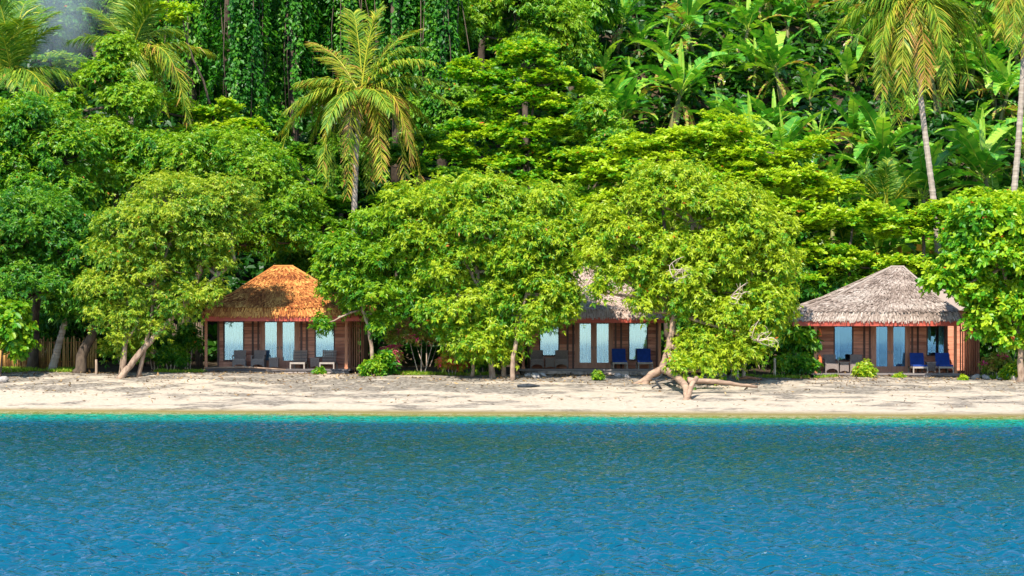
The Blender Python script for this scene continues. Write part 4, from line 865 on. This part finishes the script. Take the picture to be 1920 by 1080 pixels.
    for s in range(4):
        for k in (1, 2): b.tube([rg[k][s] + [0, 0, .07], rg[k + 1][s] + [0, 0, .05]], .05, 6, r.uniform(.5, .8))
    b.tube([rg[3][0] + [-.05, .05, .05], rg[3][1] + [.05, .05, .05]], .06, 6, .7); b.build('ridge_cap', thatch, rf)
    # side screen of upright slats
    if screen:
        sx0, sx1 = wx(screen[0], 101.2), wx(screen[1], 101.2); b = MB(); x = sx0; top = zt - .1
        while x < sx1: b.box(x, x + .055, 101.2 + r.uniform(-.01, .01), 101.25, zd - .15, top + r.uniform(-.03, .03), r.random()); x += .115
        b.box(sx0, sx1 + .06, 101.255, 101.30, zd - .05, zd + .1, .4); b.box(sx0, sx1 + .06, 101.255, 101.30, top - .3, top - .2, .4); b.box(sx1, sx1 + .1, 101.3, 104.5, zd - .2, top, .4)
        b.build('slatted_screen', M['screen'], root)
    return zd
Z1 = bungalow('bungalow with a bright orange thatched roof and closed pale curtains, on the left', 383, 652, 692, (378, 692, 592), (514, 548, 501),
              [(419, 458, 598, 677), (590, 628, 598, 671)], (497, 519, 530, 552, 602, 676), M['thatch_orange'], (655, 678), 301, .55)
Z2 = bungalow('middle bungalow almost hidden by green trees, with a pale tan thatched roof', 978, 1240, 692, (955, 1262, 595), (1092, 1120, 503),
              [(1011, 1049, 598, 668), (1178, 1215, 598, 676)], (1087, 1108, 1119, 1141, 604, 680), M['thatch_pink'], None, 302, .62)
Z3 = bungalow('bungalow with a weathered grey thatched roof and dark blue windows, on the right', 1526, 1795, 700, (1485, 1803, 601), (1672, 1694, 502),
              [(1563, 1600, 607, 677), (1737, 1772, 607, 668)], (1643, 1664, 1675, 1697, 611, 687), M['thatch_grey'], (1800, 1834), 303, .55, True)

# rear lean-to roof of the right bungalow is hinted by its own low hip
def rear_wing():
    r = np.random.default_rng(5); a = at(1762, 541, 104.8); e = at(1812, 575, 104.8)
    root = thing('rear_annexe', 'low annexe with a grey thatched hip roof behind the right end of the right bungalow', 'annexe', (a[0], 105.2, float(gz(a[0], 105.2))))
    x0, x1 = a[0] - 1.2, e[0] + .2; z0 = e[2] - .2
    b = MB(); b.box(x0 + .3, x1 - .35, 104.3, 107.5, root.location[2] - .2, z0 + .05); b.build('wall', M['siding'], root)
    b = MB(); P = [np.array(p) for p in [(x0, 103.9, z0), (x1, 103.9, z0), (x1, 108, z0), (x0, 108, z0), (a[0], 104.9, a[2]), (a[0] + .05, 104.9, a[2]), (a[0] + .05, 106.9, a[2]), (a[0], 106.9, a[2])]]
    b.hexa(P, .6); b.build('roof', M['thatch_grey'], root)
    b = MB(); b.tube([P[5] + [0, 0, .04], P[1] + [0, 0, .04]], .08, 6, .8); b.tube([P[4] + [0, 0, .04], P[0] + [0, 0, .04]], .08, 6, .8); b.build('ridge_cap', M['thatch_grey'], root)
rear_wing()

# ------------------------------------------------------------------ porch furniture
def armchair():
    t = thing('wicker_armchair', 'x', 'armchair', (0, 0, 0)); w = .31
    b = MB(); b.box(-w, w, -.30, .28, .36, .43, .6); b.build('seat', M['wicker'], t)
    b = MB()      # arched apron in front
    n = 9
    for i in range(n):
        x0, x1 = -w + 2 * w * i / n, -w + 2 * w * (i + 1) / n; xm = (x0 + x1) / 2; zb = .05 + .17 * (1 - (xm / w) ** 2) ** .6
        b.box(x0, x1, -.31, -.275, zb, .358, .5)
    b.box(-w, -w + .035, -.27, .26, .08, .358, .4); b.box(w - .035, w, -.27, .26, .08, .358, .4); b.build('apron', M['wicker'], t)
    b = MB(); b.hexa([(-w + .03, .20, .432), (w - .03, .20, .432), (w - .03, .27, .432), (-w + .03, .27, .432), (-w, .36, .92), (w, .36, .92), (w, .41, .92), (-w, .41, .92)], .5); b.build('backrest', M['wicker'], t)
    for s in (-1, 1):
        b = MB(); b.hexa([(s * w - .03, -.30, .60), (s * w + .03, -.30, .60), (s * w + .03, .28, .64), (s * w - .03, .28, .64), (s * w - .03, -.30, .65), (s * w + .03, -.30, .65), (s * w + .03, .30, .69), (s * w - .03, .30, .69)], .7); b.box(s * w - .025, s * w + .025, -.29, -.24, .43, .598, .6); b.build('armrest', M['wicker'], t)
        for y in (-.30, .24):
            b = MB(); b.box(s * w - .025, s * w + .025, y, y + .05, 0, .40, .4); b.build('leg', M['wicker'], t)
    b = MB(); b.box(-w + .04, w - .04, -.27, .19, .432, .50, .8); b.build('cushion', M['wicker'], t); return t
def side_table():
    t = thing('wicker_table', 'x', 'side table', (0, 0, 0)); b = MB(); b.box(-.25, .25, -.25, .25, .50, .55, .8); b.build('table_top', M['wicker'], t)
    b = MB(); n = 7
    for i in range(n):
        x0, x1 = -.22 + .44 * i / n, -.22 + .44 * (i + 1) / n; zb = .04 + .07 * (1 - ((x0 + x1) / .44) ** 2)
        b.box(x0, x1, -.22, -.19, zb, .498, .5); b.box(x0, x1, .19, .22, zb, .498, .5)
    b.box(-.22, -.19, -.189, .189, .08, .498, .5); b.box(.19, .22, -.189, .189, .08, .498, .5); b.build('base', M['wicker'], t); return t
def lounger(cush):
    t = thing('sun_lounger', 'x', 'sun lounger', (0, 0, 0)); w = .37
    b = MB(); b.box(-w, w, -.95, -.90, .24, .33, .6); b.box(-w, -w + .05, -.899, .95, .24, .33, .5); b.box(w - .05, w, -.899, .95, .24, .33, .5)
    for i in range(9): b.box(-w + .052, w - .052, -.88 + i * .13, -.80 + i * .13, .28, .31, .7)
    b.build('frame', M['bench'], t)
    for sx in (-1, 1):
        for y in (-.95, .88):
            b = MB(); b.box(sx * (w - .03) - .03, sx * (w - .03) + .03, y, y + .06, 0, .238, .6); b.build('leg', M['bench'], t)
    def back(z0, z1, mat, nm, hw):
        b = MB(); b.hexa([(-hw, .25, .335 + z0), (hw, .25, .335 + z0), (hw, .25 + .05, .335 + z1 - .02), (-hw, .25 + .05, .335 + z1 - .02), (-hw, .60 - z0, .93), (hw, .60 - z0, .93), (hw, .66, .93 - .03), (-hw, .66, .93 - .03)], .5); b.build(nm, mat, t)
    b = MB()
    for i in range(8):
        f = i / 8; b.box(-w + .02, w - .02, .28 + .36 * f, .31 + .36 * f, .34 + .58 * f, .40 + .58 * f, .3 + .4 * (i % 2))
    b.tube([(-w + .06, .28, .32), (-w + .06, .66, .93)], .02, 5, .5); b.tube([(w - .06, .28, .32), (w - .06, .66, .93)], .02, 5, .5); b.tube([(0, .85, .3), (0, .55, .75)], .02, 5, .4)
    b.build('backrest', M['wicker'], t)
    if cush:
        q = MB(); q.box(-w + .02, w - .02, -.86, .22, .335, .42, .5); q.hexa([(-w + .03, .14, .36), (w - .03, .14, .36), (w - .03, .24, .34), (-w + .03, .24, .34), (-w + .03, .50, 1.0), (w - .03, .50, 1.0), (w - .03, .62, .99), (-w + .03, .62, .99)], .5); q.build('cushion', M['blue'], t)
    return t
pa, pt, pl0, pl1 = armchair(), side_table(), lounger(False), lounger(True)
kids(None); fu = {}
def put(src, px, z, lab, grp, y=101.15, rz=0.0):
    c = src if src.name not in fu else copy_tree(src); fu[src.name] = 1
    c.location = (wx(px, y), y, z + .003); c.rotation_euler = (0, 0, rz); c['label'] = lab; c['group'] = grp
put(pa, 449, Z1, 'wicker armchair in front of the left window of the orange roofed bungalow', 'wicker armchairs', rz=.05)
put(pa, 485, Z1, 'wicker armchair left of the door of the orange roofed bungalow', 'wicker armchairs', rz=-.08)
put(pt, 514, Z1, 'wicker side table right of the armchairs at the orange roofed bungalow', 'wicker side tables')
put(pl0, 561, Z1, 'bare sun lounger by the door of the orange roofed bungalow', 'sun loungers', rz=.0)
put(pt, 591, Z1, 'wicker side table between the two bare sun loungers', 'wicker side tables', y=101.5)
put(pl0, 616, Z1, 'bare sun lounger in front of the right window of the orange roofed bungalow', 'sun loungers')
put(pa, 1007, Z2, 'wicker armchair nearest the left post of the middle bungalow', 'wicker armchairs')
put(pt, 1031, Z2, 'wicker side table between the armchairs of the middle bungalow', 'wicker side tables')
put(pa, 1053, Z2, 'wicker armchair left of the door of the middle bungalow', 'wicker armchairs', rz=-.05)
put(pl1, 1161, Z2, 'blue cushioned sun lounger by the door of the middle bungalow', 'sun loungers')
put(pl1, 1208, Z2, 'blue cushioned sun lounger nearest the crooked tree, on the middle porch', 'sun loungers')
put(pa, 1558, Z3, 'wicker armchair beside the left post of the grey roofed bungalow', 'wicker armchairs', rz=.04)
put(pt, 1582, Z3, 'wicker side table between the armchairs of the grey roofed bungalow', 'wicker side tables')
put(pa, 1606, Z3, 'wicker armchair half hidden by the small bush at the grey roofed bungalow', 'wicker armchairs', rz=-.1)
put(pl1, 1721, Z3, 'bright blue sun lounger by the door of the grey roofed bungalow', 'sun loungers', y=100.9, rz=-.06)
put(pt, 1745, Z3, 'wicker side table between the two bright blue sun loungers', 'wicker side tables', y=101.4)
put(pl1, 1769, Z3, 'bright blue sun lounger beside the right post of the grey roofed bungalow', 'sun loungers', y=100.9, rz=-.06)

# hanging ornament by the left post of the right bungalow
c = at(1537, 612, 100.25); t = thing('hanging_ornament', 'hanging chime of orange and white pieces beside the left post of the right bungalow', 'ornament', (c[0], c[1], c[2] - 2))
b = MB(); b.tube([c + [0, 0, .15], c + [0, 0, -1.9]], .012, 5); b.build('cord', M['metal'], t)
for z in (-.25, -1.55): b = MB(); b.lathe(c + [0, 0, z - .25], [(0, .12), (.25, .10), (.42, .04)], 8); b.build('orange_shade', M['orange'], t)
b = MB(); b.ball(c + [0, -.02, -.85], (.1, .06, .13), jit=.5); b.ball(c + [.06, 0, -1.0], (.07, .05, .09), jit=.5); b.ball(c + [-.03, 0, -.72], (.05, .04, .06)); b.build('shell', M['white'], t, True)

# bamboo fence at the far left
r = np.random.default_rng(8)
def bamboo_fence(label, p0, p1, ytop, Y, mk='bamboo'):
    x0, x1 = wx(p0, Y), wx(p1, Y); t = thing('bamboo_fence', label, 'fence', ((x0 + x1) / 2, Y, float(gz((x0 + x1) / 2, Y))), 'bamboo fences')
    b = MB(); x = x0
    while x < x1:
        g = float(gz(x, Y)); h = wz(ytop, Y) + r.uniform(-.2, .12); b.tube([(x, Y + r.uniform(-.03, .03), g - .1), (x + r.normal(0, .03), Y, h)], r.uniform(.025, .04), 6, r.random()); x += r.uniform(.06, .10)
    b.build('canes', M[mk], t, True)
    b = MB(); g = float(gz(x0, Y)); 
    for z in (.35, 1.3): b.tube([(x0, Y + .07, g + z), (x1, Y + .07, g + z)], .035, 6, .2)
    b.build('rail', M['bamboo'], t, True)
bamboo_fence('golden bamboo cane fence behind the banded trunk at the left', -60, 180, 634, 102)
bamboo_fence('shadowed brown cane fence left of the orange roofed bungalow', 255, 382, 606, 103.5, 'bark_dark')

# posts, driftwood, rocks
def stump(name, label, px, py0, py1, Y, rad, mat, cat='post'):
    a = at(px, py0, Y); g = float(gz(a[0], Y)); b = MB(); b.tube([(a[0], Y, g - .2), (a[0] + .02, Y, (g + a[2]) / 2), (a[0] + .01, Y, a[2])], [rad * 1.05, rad, rad * .95], 8, .6, .1); o = b.build(name, mat, None, False, (a[0], Y, g)); tag(o, label, cat)
stump('wooden_post', 'short pale wooden post standing by the dark leaning trunk at left', 180, 674, 697, 97.8, .06, M['bark_pale'])
stump('wooden_post', 'thin grey wooden post among the shrubs left of the grey roofed bungalow', 1452, 672, 700, 98.5, .06, M['dead_twig'])
def branch(name, label, pts, rads, Y, mat, cat='driftwood', extra=()):
    w = []
    for p in pts:
        y = p[2] if len(p) > 2 else Y; q = at(p[0], p[1], y); w.append(q)
    b = MB(); b.tube(w, rads, 7, .5, .25)
    for e, rr in extra: b.tube([at(p[0], p[1], Y) for p in e], rr, 5, .5, .2)
    o = b.build(name, mat, None, True); tag(o, label, cat); return o
def gline(px, Y, up): x = wx(px, Y); z = float(gz(x, Y)) + up; return (px, HY - (z - CAMZ) * F / Y, Y)
branch('driftwood_log', 'dark piece of driftwood lying on the sand before the middle bungalow', [gline(970, 93.5, .07), gline(990, 93.4, .09), gline(1012, 93.5, .05)], [.06, .10, .03], 93.5, M['black'])
branch('wooden_pole', 'long pale wooden pole lying along the edge of the left deck', [gline(384, 99.4, .22), gline(460, 99.3, .30), (536, 693, 99.2)], [.04, .045, .03], 99.3, M['driftwood'], 'pole')
branch('driftwood_branch', 'orange brown branch lying on the sand at the right end of the crooked trunk', [gline(1380, 96, .06), gline(1400, 96, .12), gline(1428, 96, .05)], [.03, .09, .03], 96, M['bark_red'])
branch('driftwood_stick', 'thin bent stick standing out of the sand right of the crooked tree', [gline(1396, 92.5, 0), gline(1407, 92.5, .26), gline(1420, 92.4, .32)], [.035, .03, .02], 92.5, M['bark_dark'])
bb = branch('charred_branch', 'small charred black branch tangle on the sand under the crooked tree', [gline(1240, 92.6, 0), gline(1234, 92.6, .2), gline(1228, 92.6, .45), gline(1240, 92.6, .6)], [.05, .05, .04, .02], 92.6, M['black'],
            extra=[([gline(1234, 92.6, .22)[:2], gline(1222, 92.6, .10)[:2]], .035), ([gline(1231, 92.6, .35)[:2], gline(1244, 92.6, .42)[:2]], .05), ([gline(1228, 92.6, .45)[:2], gline(1222, 92.6, .5)[:2]], .04)])
# ornament by the middle bungalow
c = at(967, 700, 98.8); g = float(gz(c[0], 98.8)); t = thing('garden_lantern', 'small red and yellow garden lantern beside the left end of the middle deck', 'lantern', (c[0], 98.8, g))
b = MB(); b.lathe((c[0], 98.8, g), [(-.05, .22), (.1, .2), (.16, .12), (.3, .13), (.34, .2)], 8); b.build('base', M['bark_red'], t)
b = MB(); b.lathe((c[0], 98.8, g + .342), [(0, .22), (.06, .17), (.22, .03)], 8); b.build('yellow_cap', M['yellow'], t)
b = MB(); b.lathe((c[0] - .06, 99.0, g + .5), [(-.5, .05), (0, .13), (.12, .15), (.25, .09), (.3, .02)], 8); b.build('red_finial', M['bark_red'], t)
# stones
rk = MB(); rr_ = np.random.default_rng(9)
rb = MB(); rb.ball((0, 0, 0), (1, .8, .6), nz=5, seg=8, jit=.45); rock0 = rb.build('rock', M['rock'], None, True, (0, 0, 0)); rfirst = True
for (px, Y, s, lab) in [(990, 97.6, .22, 'pale rock at the left foot of the middle deck'), (1004, 97.3, .28, 'largest pale rock before the left post of the middle deck'), (1018, 97.9, .18, 'small pale rock right of the largest one at the middle deck'), (1160, 97.8, .24, 'rock left of the crooked trunk root'),
                        (1176, 97.4, .2, 'small rock touching the crooked trunk root'), (1350, 98.2, .35, 'dark rock behind the sprawling trunk'), (1830, 98.6, .3, 'flat grey rock below the slatted screen'), (1850, 98.2, .25, 'grey rock right of the slatted screen'),
                        (1878, 98.0, .3, 'grey rock in the grass at the right edge'), (1905, 97.2, .35, 'pale rock nearest the right edge of the beach'), (4, 95.5, .35, 'pale rock at the left edge of the beach'), (1133, 97.7, .12, 'small reddish rock below the middle steps')]:
    o = rock0 if rfirst else rock0.copy()
    if not rfirst: COL.objects.link(o)
    rfirst = False; x = wx(px, Y); o.location = (x, Y, float(gz(x, Y)) + s * .15); o.scale = (s, s, s); o.rotation_euler = (rr_.uniform(-.3, .3), rr_.uniform(-.3, .3), rr_.uniform(0, 6)); tag(o, lab, 'rock', 'rocks along the top of the beach')
# trunk with pale bands behind the left trees
a = at(95, 700, 99.5); b_ = at(113, 630, 99.5); g = float(gz(a[0], 99.5))
tt = thing('banded_palm', 'short banded palm trunk leaning before the golden bamboo fence', 'palm tree', (a[0], 99.5, g))
b = MB(); q = np.linspace([a[0], 99.5, g - .2], b_ + [.3, 0, 1.0], 26); b.tube(q, np.linspace(.2, .13, 26) * np.where(np.arange(26) % 2 == 0, 1.12, 1), 9, .5, .1); b.build('trunk', M['palm_bark'], tt)
rr2 = np.random.default_rng(4); V, nf, idx, t_, C = crown_np(rr2, [(q[-1] + [0, 0, .3], np.array([.9, .9, .6]))], leaf=.5, width=.2, rs=.5, per=20, warm=.3, droop=.6); link_mesh('crown', V, nf, idx, t_, M['dark'], tt)

# ------------------------------------------------------------------ shrubs and low plants
def shrub(name, label, px, py, rx, ry, Y, mat, seed, cat='shrub', **kw):
    d = dict(leaf=.2, width=.45, rs=.3, per=20, nl=6, droop=.3, warm=.5, twigs=.5); d.update(kw)
    return tree(name, label, cat, [(px, py, rx, ry)] + [(px + rx * u, py + ry * v, rx * .55, ry * .55) for u, v in ((-.6, .2), (.6, .25), (.1, -.5))], Y,
                [([(px, py + ry * 1.3), (px, py)], .035, .015), ([(px + 4, py + ry * 1.3), (px + rx * .4, py)], .03, .012), ([(px - 4, py + ry * 1.3), (px - rx * .4, py)], .03, .012)], mat, M['dead_twig'], seed, **d)
shrub('flowering_bush', 'straggly yellow green bush with pink blossoms in the gap between left and middle bungalows', 790, 630, 62, 28, 99.5, M['flower'], 401, leaf=.17, warm=.45, rs=.35, per=14, twigs=1.0)
shrub('red_leaved_shrub', 'low shrub with red and yellow leaves under the lime tree, right of the pink bush', 848, 680, 26, 16, 98.6, M['red_shrub'], 402, leaf=.22, warm=.5)
shrub('green_shrub', 'glossy green shrub at the foot of the thin pale trunk', 697, 692, 20, 13, 97.6, M['mid'], 403, warm=.6, leaf=.22)
shrub('green_shrub', 'small upright green plant just right of the glossy shrub by the thin pale trunk', 724, 682, 9, 16, 98, M['mid'], 404, leaf=.3, warm=.35)
shrub('dry_shrub', 'dry orange tufted plant right of the thin pale trunk', 736, 668, 16, 16, 98.8, M['flower'], 405, leaf=.22, warm=.72, width=.2)
shrub('green_shrub', 'bright green bush growing before the deck of the grey roofed bungalow', 1620, 698, 15, 13, 98.4, M['lime'], 406, warm=.68, leaf=.2)
shrub('green_shrub', 'tiny bright plant below the blue lounger at the right post', 1806, 713, 8, 5, 97.2, M['lime'], 407, warm=.7, leaf=.14, rs=.15)
shrub('green_shrub', 'tiny green plant in the sand before the middle steps', 1122, 706, 9, 7, 96.5, M['mid'], 408, warm=.7, leaf=.14, rs=.15)
shrub('green_shrub', 'small weed at the foot of the stone base of the orange roofed bungalow', 600, 697, 8, 5, 98.8, M['mid'], 409, warm=.6, leaf=.14, rs=.15)
shrub('green_shrub', 'small weed below the door of the grey roofed bungalow', 1686, 709, 9, 5, 98.6, M['lime'], 410, warm=.6, leaf=.14, rs=.15)
shrub('green_shrub', 'large leaved shrub in shadow at the left wall of the grey roofed bungalow', 1492, 640, 34, 36, 100.2, M['mid'], 411, warm=.5, leaf=.34, rs=.45, shape='hex')
shrub('green_shrub', 'low dark shrub between the grey post and the grey roofed bungalow', 1500, 685, 28, 15, 99, M['mid'], 412, warm=.4, leaf=.24, rs=.35)
shrub('green_shrub', 'light green shrub right beside the thin grey wooden post', 1466, 685, 14, 14, 98.8, M['mid'], 413, warm=.65, leaf=.2)
shrub('green_shrub', 'bright low shrub at the right edge below the large leaved tree', 1905, 700, 24, 14, 97.4, M['lime'], 414, warm=.6, leaf=.24)
shrub('green_shrub', 'mottled shrub between the slatted screen and the right edge', 1868, 685, 26, 16, 99, M['flower'], 415, warm=.35, leaf=.22)
shrub('green_shrub', 'pale green shrub behind the leaning pale trunks, left of the orange roof', 235, 655, 45, 30, 99, M['olive'], 416, warm=.6, leaf=.2, rs=.4)
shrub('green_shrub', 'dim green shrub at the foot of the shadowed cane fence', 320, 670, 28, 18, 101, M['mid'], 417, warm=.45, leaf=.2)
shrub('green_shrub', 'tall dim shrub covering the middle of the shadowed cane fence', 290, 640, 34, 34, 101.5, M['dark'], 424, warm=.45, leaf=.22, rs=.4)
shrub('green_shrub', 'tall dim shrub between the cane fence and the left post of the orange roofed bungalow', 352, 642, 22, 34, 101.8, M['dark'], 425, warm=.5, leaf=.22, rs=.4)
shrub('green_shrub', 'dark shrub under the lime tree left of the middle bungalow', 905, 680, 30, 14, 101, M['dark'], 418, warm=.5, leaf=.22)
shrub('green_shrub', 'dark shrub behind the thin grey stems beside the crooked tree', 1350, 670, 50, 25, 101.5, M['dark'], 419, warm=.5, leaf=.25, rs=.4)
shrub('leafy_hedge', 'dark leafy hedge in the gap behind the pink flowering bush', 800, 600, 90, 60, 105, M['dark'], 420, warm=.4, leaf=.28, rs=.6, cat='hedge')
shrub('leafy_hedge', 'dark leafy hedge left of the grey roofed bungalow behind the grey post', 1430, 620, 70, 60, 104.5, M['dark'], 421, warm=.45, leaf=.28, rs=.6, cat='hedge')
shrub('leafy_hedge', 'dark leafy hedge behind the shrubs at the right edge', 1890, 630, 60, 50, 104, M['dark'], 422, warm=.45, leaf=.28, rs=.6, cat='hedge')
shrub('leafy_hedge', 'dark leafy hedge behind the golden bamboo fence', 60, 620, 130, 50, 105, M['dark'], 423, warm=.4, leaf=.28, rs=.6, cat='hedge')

# dead bare branches poking out of the crooked tree
def dead_branch(label, px, py, Y, seed, n=4, L=1.0):
    r = np.random.default_rng(seed); b = MB(); s = at(px, py, Y)
    for i in range(n):
        a = r.uniform(-.3, 1.6); e = s + np.array([cos(a), -.2, sin(a)]) * L * r.uniform(.5, 1); p = limb(b, s, e, .028, .01, r, .5, 5, 6)
        for _ in range(3): k = r.integers(2, 5); limb(b, p[k], p[k] + r.normal(0, .3, 3), .012, .005, r, .4, 4, 4)
    o = b.build('dead_branch', M['dead_twig'], T5, True)
dead_branch('', 1370, 556, 91.3, 1); dead_branch('', 1262, 520, 91.6, 2, 4, 1.1); dead_branch('', 1420, 640, 92.0, 3, 6, 1.1)

# ------------------------------------------------------------------ grass, litter
def blades(name, label, regs, seed, h=.16, dens=500):
    r = np.random.default_rng(seed); P_ = []
    for (p0, p1, y0, y1) in regs:
        x0, x1 = wx(p0, (y0 + y1) / 2), wx(p1, (y0 + y1) / 2); n = int(abs((x1 - x0) * (y1 - y0)) * dens)
        x = r.uniform(x0, x1, n); y = r.uniform(y0, y1, n); k = vnoise(x * 1.5, y * 1.5, 4) > .32; x, y = x[k], y[k]; P_.append(np.stack([x, y, gz(x, y) - .01], 1))
    P0 = np.concatenate(P_); n = len(P0); D = np.array([0, 0, 1.]) + r.normal(0, .45, (n, 3)); L_ = h * r.uniform(.5, 1.3, n)
    V, nf, idx, m = leaves_np(P0, D, r.normal(size=(n, 3)), L_, L_ * .16, 0, .1, 'kite')
    o = link_mesh(name, V, nf, idx, np.repeat(r.random(n), m), M['grass'], None, False, tuple(P0[0])); tag(o, label, 'grass', kind='stuff')
blades('grass', 'short bright grass in strips along the top of the beach', [(-40, 150, 98.2, 101), (740, 925, 98.3, 100.0), (1385, 1530, 98.0, 99.6), (1838, 1960, 98.0, 100), (290, 383, 98.0, 99), (1520, 1570, 98.6, 99.4)], 501, .2, 420)
def litter():
    r = np.random.default_rng(12); n = 24000
    x = r.uniform(-26, 26, n); t = r.uniform(0, 1, n) ** .55; y = shore(x) + 1.5 + t * (100 - shore(x) - 1.5)
    band = np.exp(-((y - shore(x) - 4.2 - np.sin(x * .5)) / .35) ** 2); dn = .22 + .8 * sstep(.5, .9, t) + band * .9
    keep = (r.random(n) < dn * (vnoise(x * .5, y * 1.2, 8) ** 1.3) * 1.5); x, y = x[keep], y[keep]; n = len(x)
    P0 = np.stack([x, y, gz(x, y) + .012], 1); D = r.normal(size=(n, 3)); D[:, 2] *= .2; U = np.array([0, 0, 1.]) + r.normal(0, .3, (n, 3)); L_ = r.uniform(.06, .24, n)
    V, nf, idx, m = leaves_np(P0, D, U, L_, L_ * r.uniform(.15, .5, n), .2, -.1, 'kite')
    o = link_mesh('leaf_litter', V, nf, idx, np.repeat(r.random(n), m), M['litter'], None, False, (0, 95, 1)); tag(o, 'dry brown leaves and twigs scattered over the sand', 'leaf litter', kind='stuff')
litter()

# ------------------------------------------------------------------ smoke at the top left
def smoke():
    m, nt, out = newmat('blue_smoke'); N = nt.nodes; L = nt.links
    v = N.new('ShaderNodeVolumePrincipled'); v.inputs['Color'].default_value = (0.80, 0.93, 1, 1); v.inputs['Anisotropy'].default_value = .1
    g = N.new('ShaderNodeTexCoord'); mp = N.new('ShaderNodeMapping'); mp.inputs['Location'].default_value = (-.5, -.5, -.5); L.new(g.outputs['Generated'], mp.inputs[0])
    vl = N.new('ShaderNodeVectorMath'); vl.operation = 'LENGTH'; L.new(mp.outputs[0], vl.inputs[0])
    n = N.new('ShaderNodeTexNoise'); n.inputs['Scale'].default_value = .9; n.inputs['Detail'].default_value = 3; L.new(g.outputs['Object'], n.inputs[0])
    a = N.new('ShaderNodeMath'); a.operation = 'MULTIPLY_ADD'; L.new(n.outputs['Fac'], a.inputs[0]); a.inputs[1].default_value = -.5; L.new(vl.outputs['Value'], a.inputs[2])
    mr = N.new('ShaderNodeMapRange'); mr.inputs[1].default_value = .25; mr.inputs[2].default_value = -.05; mr.inputs[3].default_value = 0; mr.inputs[4].default_value = .12; L.new(a.outputs[0], mr.inputs[0]); L.new(mr.outputs[0], v.inputs['Density'])
    L.new(v.outputs[0], out.inputs['Volume'])
    b = MB(); c = at(112, 50, 110); b.ball(c + [0, 0, 1.0], (3.2, 2.0, 4.6), nz=9, seg=14, jit=.1)
    o = b.build('smoke', m, None, True); tag(o, 'thin drifting blue smoke above the left palm', 'smoke', kind='stuff')
smoke()
